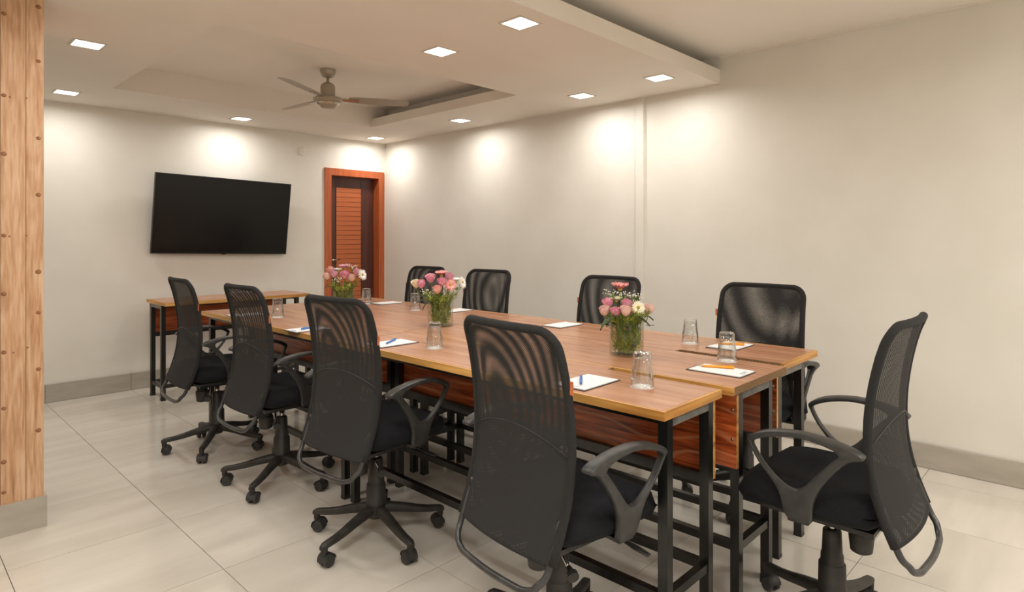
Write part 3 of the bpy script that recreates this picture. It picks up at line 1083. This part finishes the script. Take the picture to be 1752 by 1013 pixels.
    tube(bm, [back_pt(s / 8, ZM) for s in range(-8, 9)], 0.0055, 8)
    obj('hem', bm, 'border_fabric', bd, True)
    # seam of the lining
    bm = bmesh.new()
    tube(bm, [(lambda p: (p[0] - 0.009, p[1], p[2]))(back_pt(0.96 * s / 10, 0.75 - 0.05 * (s / 10) ** 2)) for s in range(-10, 11)], 0.0012, 6)
    obj('lining_seam', bm, 'frame_tube', bd, True)
    # small tag sewn on the side of the back
    bm = bmesh.new()
    p = back_pt(-1, 0.885)
    box(bm, p[0] - 0.001, p[0] + 0.001, p[1] - 0.024, p[1] - 0.010, 0.868, 0.904)
    o = obj('sewn_tag', bm, 'tag_fabric', bd)
    o['label'] = 'small orange tag sewn on the edge of the back'
    # armrests
    outer = [(-0.165, 0.676), (-0.15, 0.690), (-0.115, 0.702), (-0.06, 0.712), (0.0, 0.7155), (0.06, 0.710), (0.105, 0.699), (0.138, 0.684), (0.156, 0.669),
             (0.159, 0.658), (0.151, 0.638), (0.128, 0.598), (0.098, 0.562), (0.078, 0.536), (0.066, 0.508), (0.06, 0.468), (0.05, 0.446), (0.02, 0.440),
             (-0.008, 0.443), (-0.018, 0.458), (-0.022, 0.488), (-0.032, 0.526), (-0.054, 0.570), (-0.088, 0.618), (-0.122, 0.656), (-0.15, 0.668)]
    inner = [(-0.10, 0.672), (-0.094, 0.681), (-0.074, 0.688), (-0.044, 0.695), (0.0, 0.699), (0.05, 0.694), (0.095, 0.683), (0.124, 0.671), (0.141, 0.660),
             (0.144, 0.652), (0.136, 0.635), (0.114, 0.599), (0.082, 0.566), (0.056, 0.547), (0.042, 0.541), (0.032, 0.539), (0.024, 0.539), (0.016, 0.541),
             (0.009, 0.545), (0.002, 0.551), (-0.008, 0.561), (-0.020, 0.576), (-0.040, 0.601), (-0.064, 0.630), (-0.084, 0.652), (-0.097, 0.664)]
    oc = catmull([(a, b, 0) for a, b in outer], 2, True)
    ic = catmull([(a, b, 0) for a, b in inner], 2, True)
    for s in (-1, 1):
        bm = bmesh.new()
        rows = []

        def th(z, inn):
            t = min(max((z - 0.645) / 0.035, 0), 1)
            return 0.0115 + 0.0095 * t * t * (3 - 2 * t)
        k = len(oc)
        for (cur, sg) in ((oc, -1), (oc, 1), (ic, 1), (ic, -1)):
            rows.append([bm.verts.new((p[0], s * (0.252 + 0.02 * max(0, (p[1] - 0.44)) / 0.25 - 0.012 * max(0, 0.5 - p[1]) / 0.08) + sg * th(p[1], 0), p[1])) for p in cur])
        for a in range(4):
            A, B = rows[a], rows[(a + 1) % 4]
            for i in range(k):
                j = (i + 1) % k
                bm.faces.new((A[i], A[j], B[j], B[i]))
        bmesh.ops.recalc_face_normals(bm, faces=bm.faces)
        bevel_all(bm, 0.0055, 2, 50)
        obj('armrest', bm, 'arm_plastic', r, 'auto')
    bbox('arm_bracket', -0.008, 0.05, -0.248, 0.248, 0.436, 0.446, 'black_steel', r, 0.003)
    return r


chair0 = make_chair()
CH = [  # x, y, facing angle, base angle, label
    (1.472, 1.212, -7, 20, 'black mesh office chair nearest the camera, its back filling the foreground', 'chairs along the near side'),
    (1.505, 2.25, 5, -24, 'second-nearest black mesh chair of the near row, left of the foreground chair', 'chairs along the near side'),
    (1.51, 3.13, 0, 0, 'black mesh office chair third along the near row, between two other chairs', 'chairs along the near side'),
    (1.48, 3.92, -3.5, 17, 'farthest black mesh chair of the near row, in front of the side table', 'chairs along the near side'),
    (2.155, 0.638, 90, 136, 'black mesh office chair at the head of the table, seen in profile on the right', None),
    (2.95, 1.265, 180, -24, 'wall-side black mesh chair nearest the camera, behind the end glasses', 'chairs along the wall side'),
    (2.95, 2.19, 180, 10, 'wall-side black mesh chair behind the nearest flower vase', 'chairs along the wall side'),
    (2.97, 3.27, 184, 30, 'wall-side black mesh chair just right of the middle flower vase', 'chairs along the wall side'),
    (2.97, 4.0, 183, 50, 'wall-side black mesh chair mostly hidden behind the middle flower vase', 'chairs along the wall side'),
]
for i, (x, y, a, ba, lab, grp) in enumerate(CH):
    c = chair0 if i == 0 else copy_tree(chair0)
    c.location = (x, y, 0)
    c.rotation_euler = (0, 0, math.radians(a))
    tag(c, lab, 'chair', 'black mesh office chairs')
    k = 0
    for ch in c.children:
        if ch.name.startswith('base_arm'):
            ch.rotation_euler = (0, 0, math.radians(ba - a + 72 * k)); k += 1

# ================================================================== TABLE THINGS
# notepads (long side towards the sitter), pens


def notepad(x, y, rz, label):
    r = empty('notepad', (x, y, T), math.radians(rz))
    tag(r, label, 'notepad', 'notepads laid at the places')
    bbox('backing_board', -0.106, 0.106, -0.067, 0.067, 0.0, 0.003, 'pad_board', r, 0.0006, 1)
    pp = bbox('paper_sheets', -0.103, 0.094, -0.064, 0.064, 0.003, 0.006, 'paper', r, 0.0004, 1)
    bm = bmesh.new()
    random.seed(5)
    u = -0.03
    while u < 0.022:
        wd = random.uniform(0.003, 0.006)
        box(bm, -0.088, -0.084 + random.uniform(0, 0.002), u, u + wd, 0.006, 0.0062)
        u += wd + 0.0018
    box(bm, -0.096, -0.094, -0.018, 0.03, 0.006, 0.0062)
    obj('printed_logo', bm, 'ink', pp)
    return r


def pen(x, y, rz, mat, label):
    bm = bmesh.new()
    r = empty('pen', (x, y, T + 0.0062), math.radians(rz))
    tag(r, label, 'pen', 'ballpoint pens on the notepads')
    tube(bm, [(-0.06, 0, 0.005), (-0.052, 0, 0.005), (0.035, 0, 0.005), (0.055, 0, 0.0045)], [0.0042, 0.005, 0.005, 0.004], 12)
    obj('barrel', bm, mat, r, 'auto')
    bm = bmesh.new(); tube(bm, [(0.054, 0, 0.0045), (0.068, 0, 0.004)], [0.0036, 0.001], 10)
    obj('tip', bm, 'chrome', r, True)
    bm = bmesh.new(); box(bm, -0.058, -0.018, -0.0015, 0.0015, 0.0102, 0.0116); box(bm, -0.058, -0.054, -0.0015, 0.0015, 0.008, 0.0105)
    obj('clip', bm, mat, r)


notepad(1.712, 1.287, 1, 'white notepad with a blue pen beside the foreground chair')
notepad(1.708, 2.42, 0, 'white notepad with a blue pen behind the glass of the second chair')
notepad(1.655, 3.118, 0, 'white notepad showing between the second and third near-row chairs')
notepad(1.69, 3.99, 0, 'white notepad hidden behind the third near-row chair')
notepad(2.206, 1.04, 90, 'white notepad with an orange pen at the head of the table')
notepad(2.735, 1.243, 180, 'white notepad with an orange pen by the wall-side end chair')
notepad(2.735, 2.228, 180, 'white notepad left of the nearest flower vase')
notepad(2.77, 3.2, 180, 'white notepad just right of the middle flower vase')
notepad(2.735, 3.945, 180, 'farthest white notepad, right of the farthest glass')
pen(1.695, 1.30, 217, 'pen_blue', 'blue pen on the notepad beside the foreground chair')
pen(1.707, 2.43, 214, 'pen_blue', 'blue pen on the notepad in front of the middle vase')
pen(1.66, 3.118, 20, 'pen_blue', 'blue pen on the notepad between the second and third chairs')
pen(2.225, 1.06, 114, 'pen_orange', 'orange pen on the notepad at the head of the table')
pen(2.745, 1.245, 115, 'pen_orange', 'orange pen on the notepad by the wall-side end chair')

# tumblers turned upside down on paper coasters
bm = bmesh.new()
flute = lambda a, r_, z_: 1 + (0.06 * abs(math.cos(5.5 * a)) ** 2 - 0.045 if 0.056 < z_ < 0.104 and r_ > 0.027 else 0)
lathe(bm, [(0.0375, 0), (0.039, 0.001), (0.0372, 0.03), (0.0356, 0.05), (0.0338, 0.055), (0.0335, 0.06), (0.031, 0.085), (0.0294, 0.103), (0.0298, 0.107), (0.0288, 0.113),
           (0.0262, 0.1148), (0.024, 0.113), (0, 0.1115), ], 88, mod=flute)
lathe(bm, [(0, 0.098), (0.022, 0.0975), (0.0262, 0.094), (0.0285, 0.07), (0.031, 0.055), (0.0335, 0.05), (0.0352, 0.03), (0.0365, 0.0005), (0.0375, 0)], 88)
bmesh.ops.remove_doubles(bm, verts=bm.verts, dist=1e-5)
bmesh.ops.recalc_face_normals(bm, faces=bm.faces)
g0 = obj('tumbler', bm, 'tumbler_glass', None, True)
bm = bmesh.new()
lathe(bm, [(0, 0), (0.0395, 0), (0.0395, 0.0012), (0, 0.0012)], 36)
c0 = obj('paper_coaster', bm, 'coaster_paper', None, False)
GL = [(1.795, 1.12, 'beside the foreground chair'), (1.775, 2.19, 'in front of the middle flower vase'), (1.782, 3.75, 'by the third near-row chair'),
      (2.406, 1.106, 'nearest the head chair'), (2.685, 1.415, 'right of the nearest flower vase'),
      (2.611, 3.43, 'just left of the middle flower vase'), (2.609, 4.03, 'right of the farthest flower vase')]
for i, (x, y, wh) in enumerate(GL):
    g = g0 if i == 0 else g0.copy()
    c = c0 if i == 0 else c0.copy()
    if i:
        COL.objects.link(g); COL.objects.link(c)
    c.location = (x, y, T + 0.0002)
    g.location = (x, y, T + 0.0016)
    g.rotation_euler = (0, 0, 0.3 * i)
    tag(g, 'upturned fluted glass tumbler ' + wh, 'glass', 'upturned water tumblers')
    tag(c, 'white paper coaster under the tumbler ' + wh, 'coaster', 'paper coasters')

# ------------------------------------------------------------------ flowers
VR = Vector((FY, -FX, 0))       # to the right as one stands at the camera
VF = Vector((FX, FY, 0))
VH, VRAD = 0.14, 0.073


def petal_patch(bm, fn, nu=4, nv=4, mi=0):
    g = [[bm.verts.new(fn(u / nu, v / nv)) for v in range(nv + 1)] for u in range(nu + 1)]
    for u in range(nu):
        for v in range(nv):
            f = bm.faces.new((g[u][v], g[u + 1][v], g[u + 1][v + 1], g[u][v + 1])); f.material_index = mi


def rose_bloom(size, openness):
    """cupped petals in four whorls, the outer ones curling away at the lip"""
    bm = bmesh.new()
    for ring, (n, r0, h, op) in enumerate(((2, 0.26, 1.0, 0.0), (3, 0.48, 1.0, 0.06), (4, 0.72, 0.97, 0.16), (5, 0.95, 0.88, 0.34))):
        for k in range(n):
            a0 = 2 * PI * k / n + ring * 0.7 + random.uniform(-0.2, 0.2)
            wid = 2 * PI / n * 0.66
            hh = h * random.uniform(0.93, 1.05)

            def fn(u, v, a0=a0, wid=wid, r0=r0, hh=hh, op=op):
                e = abs(u - 0.5) * 2
                a = a0 + (u - 0.5) * 2 * wid
                belly = math.sin(PI * 0.5 * min(v * 1.35, 1)) ** 0.8 - 0.07 * max(0, v - 0.7) / 0.3
                rad = r0 * (0.12 + 0.88 * belly) + op * openness * max(0, v - 0.6) ** 1.5 * 3.0
                rad *= 1 + 0.14 * v * (u - 0.5)
                z = hh * v * (1 - 0.22 * e ** 3) - 0.22 * op * openness * max(0, v - 0.8) * 5 * (1 - e)
                return (rad * math.cos(a) * size, rad * math.sin(a) * size, z * size * 2.15)
            petal_patch(bm, fn, 4, 6)
    return bm


def gerbera_bloom(size, n=18, layers=2, cup=0.25):
    bm = bmesh.new()
    for ly in range(layers):
        for k in range(n):
            a = 2 * PI * (k + 0.5 * ly) / n + random.uniform(-0.06, 0.06)
            L_ = size * (1 - 0.18 * ly) * random.uniform(0.92, 1.05)
            lift = cup + 0.25 * ly + random.uniform(-0.08, 0.08)

            def fn(u, v, a=a, L_=L_, lift=lift):
                wd = size * 0.13 * math.sin(PI * (0.12 + 0.8 * v)) * (1 - 0.2 * v)
                rr = size * 0.2 + (L_ - size * 0.2) * v
                z = lift * rr * (1 - 0.25 * v) - 0.06 * size * (abs(u - 0.5) * 2) ** 2
                s = (u - 0.5) * 2 * wd
                return (rr * math.cos(a) - s * math.sin(a), rr * math.sin(a) + s * math.cos(a), z)
            petal_patch(bm, fn, 2, 3)
    return bm


def orient(o, d):
    o.rotation_mode = 'QUATERNION'
    o.rotation_quaternion = Vector(d).to_track_quat('Z', 'Y')


def leaf_shape(bm, base, tip, wid, droop=0.0):
    b, t = Vector(base), Vector(tip)
    ax = t - b
    side = ax.cross(Vector((0, 0, 1)))
    if side.length < 1e-5:
        side = Vector((1, 0, 0))
    side.normalize()
    up = side.cross(ax).normalized()

    def fn(u, v):
        s = (u - 0.5) * 2
        wv = wid * math.sin(PI * (0.05 + 0.95 * v) ** 0.8)
        return b + ax * v + side * (s * wv) + up * (0.25 * wid * s * s + droop * math.sin(PI * v))
    petal_patch(bm, fn, 2, 5)


def stem_path(vc, head, k):
    """from the vase floor through its mouth to the bloom"""
    a = random.uniform(0, 2 * PI)
    hx = head - vc
    foot = Vector((-hx.x * 0.35 + 0.02 * math.cos(a), -hx.y * 0.35 + 0.02 * math.sin(a), 0.012))
    if foot.xy.length > 0.045:
        foot.xy = foot.xy.normalized() * 0.045
    mid = Vector((hx.x, hx.y, 0)) * 0.55
    if mid.xy.length > 0.05:
        mid.xy = mid.xy.normalized() * 0.05
    mid.z = VH * 0.98
    return [Vector((foot.x, foot.y, foot.z)), mid, Vector((hx.x * 0.92, hx.y * 0.92, hx.z - 0.03)), Vector(hx)]


def flower(kind, mat, vc, r_, z_, d_, size, face, label, group):
    head = vc + VR * r_ + VF * d_ + Vector((0, 0, z_))
    root = empty({'rose': 'rose', 'gerbera': 'gerbera', 'daisy': 'daisy'}[kind], vc)
    tag(root, label, 'flower', group)
    pts = stem_path(vc, head, 0)
    bm = bmesh.new()
    tube(bm, catmull(pts, 5), 0.0019, 6)
    if kind == 'rose':       # calyx
        d = (pts[-1] - pts[-2]).normalized()
        tube(bm, [pts[-1] - d * 0.004, pts[-1] + d * 0.002, pts[-1] + d * 0.006], [0.002, 0.006, 0.007], 8)
    obj('stem', bm, 'stem_green', root, True)
    if kind == 'rose':
        b = obj('bloom', rose_bloom(size, random.uniform(0.6, 1.1)), mat, root, True)
        b.location = pts[-1]
        orient(b, (pts[-1] - pts[-2]).normalized() + Vector((0, 0, 0.6)) + VR * random.uniform(-0.2, 0.2) - VF * random.uniform(0.1, 0.5))
        bm = bmesh.new()
        for q in range(2):
            t = pts[2] + Vector((0, 0, -0.005 - 0.012 * q))
            ang = random.uniform(0, 2 * PI)
            leaf_shape(bm, t, t + Vector((0.035 * math.cos(ang), 0.035 * math.sin(ang), random.uniform(-0.01, 0.012))), 0.009)
        obj('leaf', bm, 'leaf_green', root, True)
    else:
        b = obj('bloom', gerbera_bloom(size, 20 if kind == 'gerbera' else 16, 2, {'up': 1.05, 'cam': 0.22, 'right': 0.15}[face]), mat, root, True)
        b.location = pts[-1]
        dirv = {'up': Vector((0, 0, 1)) - VF * 0.15, 'cam': Vector((0, 0, 0.45)) - VF, 'right': Vector((0, 0, 0.35)) + VR - VF * 0.5}[face]
        orient(b, dirv)
        bm = bmesh.new()
        lathe(bm, [(0, -0.002), (size * 0.26, 0.0), (size * 0.25, size * 0.09), (size * 0.12, size * 0.14), (0, size * 0.13)], 14)
        obj('eye', bm, 'flower_eye', b, True)


def gyp(vc, r_, z_, d_, spread, label, group):
    head = vc + VR * r_ + VF * d_ + Vector((0, 0, z_))
    root = empty('gypsophila_sprig', vc)
    tag(root, label, 'flower', group)
    pts = stem_path(vc, head, 0)
    bm = bmesh.new()
    tube(bm, catmull(pts, 4), 0.001, 5)
    fl = bmesh.new()
    o_ = pts[-2]
    for k in range(30):
        p = pts[-1] + VR * random.gauss(0, spread) + VF * random.gauss(0, spread * 0.7) + Vector((0, 0, random.gauss(0, spread * 0.45)))
        mid = (o_ + p) / 2 + Vector((0, 0, 0.004))
        tube(bm, [o_, mid, p], 0.00045, 3)
        bmesh.ops.create_icosphere(fl, subdivisions=1, radius=random.uniform(0.0022, 0.0036), matrix=Matrix.Translation(p))
    obj('stem', bm, 'stem_green', root)
    b = obj('blossoms', fl, 'petal_white', root, True)
    b['kind'] = 'stuff'


def fern(vc, ang, r_in, lean, height, label, group):
    root = empty('fern_sprig', vc)
    tag(root, label, 'foliage', group)
    a2 = ang + random.uniform(1.2, 2.8)
    rf = random.uniform(0.025, 0.06)
    foot = Vector((rf * math.cos(a2), rf * math.sin(a2), 0.014))
    low = Vector((r_in * math.cos(ang + 0.5), r_in * math.sin(ang + 0.5), VH * 0.45))
    mouth = Vector((r_in * math.cos(ang), r_in * math.sin(ang), VH * 0.95))
    end = Vector((lean * math.cos(ang), lean * math.sin(ang), height))
    path = catmull([foot, low, mouth, end], 6)
    bm = bmesh.new()
    tube(bm, path, 0.0012, 5)
    obj('stem', bm, 'stem_green', root, True)
    bm = bmesh.new()
    n = len(path)
    for i in range(1, n - 1):
        t = (path[i + 1] - path[i - 1]).normalized()
        for k in range(5):
            p = path[i].lerp(path[i + 1], k / 5)
            a = random.uniform(0, 2 * PI)
            s = t.cross(Vector((math.cos(a), math.sin(a), 0.3))).normalized()
            ln = random.uniform(0.02, 0.042) * (1.1 - 0.4 * i / n)
            tip = p + (s * 0.75 + t * random.uniform(0.3, 0.8)).normalized() * ln
            if tip.z < VH + 0.004 and tip.xy.length > VRAD - 0.007:
                tip.xy = tip.xy.normalized() * (VRAD - 0.007)
            tip.z = max(tip.z, 0.012)
            w_ = t.cross(s) * random.uniform(0.0014, 0.0026)
            mid = (p + tip) / 2
            v = [bm.verts.new(p), bm.verts.new(mid + w_), bm.verts.new(tip), bm.verts.new(mid - w_)]
            bm.faces.new(v)
    b = obj('fronds', bm, 'fern_green', root)
    b['kind'] = 'stuff'


def vase(x, y, where):
    r = empty('glass_vase', (x, y, T))
    tag(r, 'clear cylindrical glass vase with water, ' + where, 'vase', 'flower vases on the table')
    bm = bmesh.new()
    R0, ti = VRAD, 0.0032
    lathe(bm, [(0, 0), (R0 - 0.003, 0), (R0, 0.003), (R0, VH - 0.001), (R0 - ti / 2, VH), (R0 - ti, VH - 0.001), (R0 - ti, 0.012), (R0 - ti - 0.004, 0.009), (0, 0.009)], 48)
    obj('vessel', bm, 'vase_glass', r, 'auto')
    bm = bmesh.new()
    lathe(bm, [(0, 0.0095), (R0 - ti - 0.005, 0.0095), (R0 - ti - 0.0006, 0.0125), (R0 - ti - 0.0006, 0.092), (0, 0.092)], 40)
    obj('water', bm, 'vase_water', r, 'auto')
    return Vector((x, y, T))


ARR = []
v3 = vase(2.24, 1.475, 'nearest of the three bouquets')
v2 = vase(2.25, 2.725, 'middle of the three bouquets')
v1 = vase(2.25, 3.75, 'farthest of the three bouquets')
random.seed(21)
FG = 'cut flowers in the vases'
N3, N2, N1 = 'of the nearest bouquet', 'of the middle bouquet', 'of the farthest bouquet'
for a in (
    ('gerbera', 'petal_pink', v3, -0.028, 0.275, 0.0, 0.038, 'up', 'pink gerbera standing highest ' + N3),
    ('gerbera', 'petal_cream', v3, -0.040, 0.222, 0.03, 0.028, 'up', 'cream gerbera at the back ' + N3),
    ('gerbera', 'petal_cream', v3, 0.042, 0.205, -0.04, 0.031, 'cam', 'cream gerbera facing forward ' + N3),
    ('rose', 'rose_pink', v3, -0.073, 0.195, 0.02, 0.0215, '', 'pink rose upper left ' + N3),
    ('rose', 'rose_pale', v3, -0.096, 0.168, -0.02, 0.0215, '', 'pale rose leftmost ' + N3),
    ('rose', 'rose_pink', v3, -0.052, 0.168, -0.045, 0.02, '', 'deep pink rose low in front ' + N3),
    ('rose', 'rose_pale', v3, -0.014, 0.170, -0.055, 0.0225, '', 'pale rose front centre ' + N3),
    ('rose', 'rose_pink', v3, -0.002, 0.192, 0.0, 0.022, '', 'pink rose behind the pale centre rose ' + N3),
    ('rose', 'rose_pale', v3, 0.09, 0.172, 0.0, 0.0215, '', 'pale rose rightmost ' + N3),
    ('rose', 'rose_salmon', v3, 0.018, 0.165, 0.03, 0.02, '', 'salmon rose tucked under the cream gerbera ' + N3),
    ('rose', 'rose_pink', v2, -0.049, 0.243, -0.01, 0.026, '', 'pink rose upper left ' + N2),
    ('rose', 'rose_pink', v2, -0.100, 0.212, -0.01, 0.024, '', 'pink rose at the left ' + N2),
    ('rose', 'rose_cream', v2, -0.135, 0.212, 0.01, 0.024, '', 'cream rose leftmost ' + N2),
    ('gerbera', 'petal_pink', v2, 0.003, 0.278, 0.03, 0.038, 'up', 'dusty pink gerbera at the top ' + N2),
    ('rose', 'rose_lilac', v2, 0.048, 0.25, 0.02, 0.024, '', 'lilac rose at the top right ' + N2),
    ('rose', 'rose_pink', v2, 0.013, 0.225, -0.03, 0.025, '', 'pink rose in the centre ' + N2),
    ('gerbera', 'petal_pink', v2, 0.062, 0.232, -0.03, 0.036, 'cam', 'salmon gerbera at the right ' + N2),
    ('rose', 'rose_salmon', v2, -0.01, 0.183, -0.06, 0.0245, '', 'salmon rose lowest in front ' + N2),
    ('daisy', 'petal_white', v2, 0.125, 0.245, 0.0, 0.036, 'right', 'white daisy rightmost ' + N2),
    ('daisy', 'petal_white', v2, 0.09, 0.248, 0.02, 0.026, 'up', 'white daisy behind the right side ' + N2),
    ('rose', 'rose_salmon', v1, -0.085, 0.25, 0.0, 0.025, '', 'salmon rose upper left ' + N1),
    ('rose', 'rose_pale', v1, -0.106, 0.212, -0.02, 0.024, '', 'pale rose leftmost ' + N1),
    ('rose', 'rose_pink', v1, 0.016, 0.218, -0.03, 0.027, '', 'pink rose in the centre ' + N1),
    ('rose', 'rose_pale', v1, 0.056, 0.203, -0.03, 0.025, '', 'pale pink rose right of centre ' + N1),
    ('gerbera', 'rose_lilac', v1, 0.0, 0.285, 0.02, 0.038, 'up', 'lilac gerbera at the top ' + N1),
    ('daisy', 'petal_white', v1, 0.127, 0.247, -0.01, 0.042, 'right', 'white daisy rightmost ' + N1),
    ('rose', 'rose_lilac', v1, -0.058, 0.225, -0.02, 0.025, '', 'lilac rose at the left ' + N1),
    ('daisy', 'petal_white', v1, -0.045, 0.266, 0.02, 0.03, 'up', 'white daisy upper left ' + N1),
    ('rose', 'rose_lilac', v1, 0.082, 0.237, 0.02, 0.024, '', 'lilac pink rose beside the daisy ' + N1),
):
    flower(*a, FG)
SG = 'gypsophila sprigs in the vases'
for a in ((v3, -0.055, 0.262, 0.03, 0.02, 'white gypsophila sprig upper left ' + N3), (v3, -0.005, 0.252, 0.03, 0.018, 'white gypsophila sprig behind the tall gerbera ' + N3),
          (v3, 0.045, 0.248, 0.04, 0.02, 'white gypsophila sprig above the cream gerbera ' + N3),
          (v2, -0.06, 0.2, -0.05, 0.02, 'white gypsophila sprig low at the left ' + N2), (v2, 0.1, 0.23, 0.0, 0.022, 'white gypsophila sprig at the right ' + N2),
          (v1, 0.055, 0.3, 0.02, 0.02, 'white gypsophila sprig at the top ' + N1), (v1, -0.03, 0.215, -0.05, 0.02, 'white gypsophila sprig low at the left ' + N1)):
    gyp(*a, SG)
for vc, nm in ((v3, N3), (v2, N2), (v1, N1)):
    for k in range(26):
        an = 2 * PI * k / 26 * 3 + random.uniform(-0.25, 0.25)
        ri = random.uniform(0.03, 0.064)
        fern(vc, an, ri, ri * 1.25 + random.uniform(0.0, 0.03), random.uniform(0.15, 0.2), 'feathery green fern sprig ' + nm, 'fern sprigs ' + nm)
# broad leaves hanging over the rims
for vc, r_, z_, d_, r2, z2, lab in ((v3, 0.035, 0.165, -0.05, 0.085, 0.128, 'dark green leaf right of the rim ' + N3), (v3, -0.07, 0.158, -0.03, -0.115, 0.108, 'dark green leaf drooping at the left ' + N3),
                                    (v3, -0.045, 0.175, -0.06, -0.08, 0.15, 'dark green leaf under the left roses ' + N3), (v3, 0.055, 0.172, -0.03, 0.105, 0.15, 'dark green leaf under the right rose ' + N3),
                                    (v2, -0.06, 0.15, -0.04, -0.125, 0.135, 'dark green leaf at the left ' + N2), (v2, -0.05, 0.145, -0.05, -0.09, 0.095, 'dark green leaf drooping low ' + N2),
                                    (v1, -0.06, 0.17, -0.04, -0.12, 0.155, 'dark green leaf at the left ' + N1)):
    rt = empty('leaf_spray', vc)
    tag(rt, lab, 'foliage', 'broad leaves in the vases')
    bm = bmesh.new()
    b_ = VR * r_ + VF * d_ + Vector((0, 0, z_))
    t_ = VR * r2 + VF * (d_ - 0.01) + Vector((0, 0, z2))
    leaf_shape(bm, b_, t_, 0.019, 0.006)
    obj('leaf_blade', bm, 'leaf_green', rt, True)
    bm = bmesh.new()
    tube(bm, catmull([Vector((0, 0, 0.02)), VR * r_ * 0.6 + VF * d_ * 0.6 + Vector((0, 0, VH)), b_], 4), 0.0014, 5)
    obj('stem', bm, 'stem_green', rt, True)
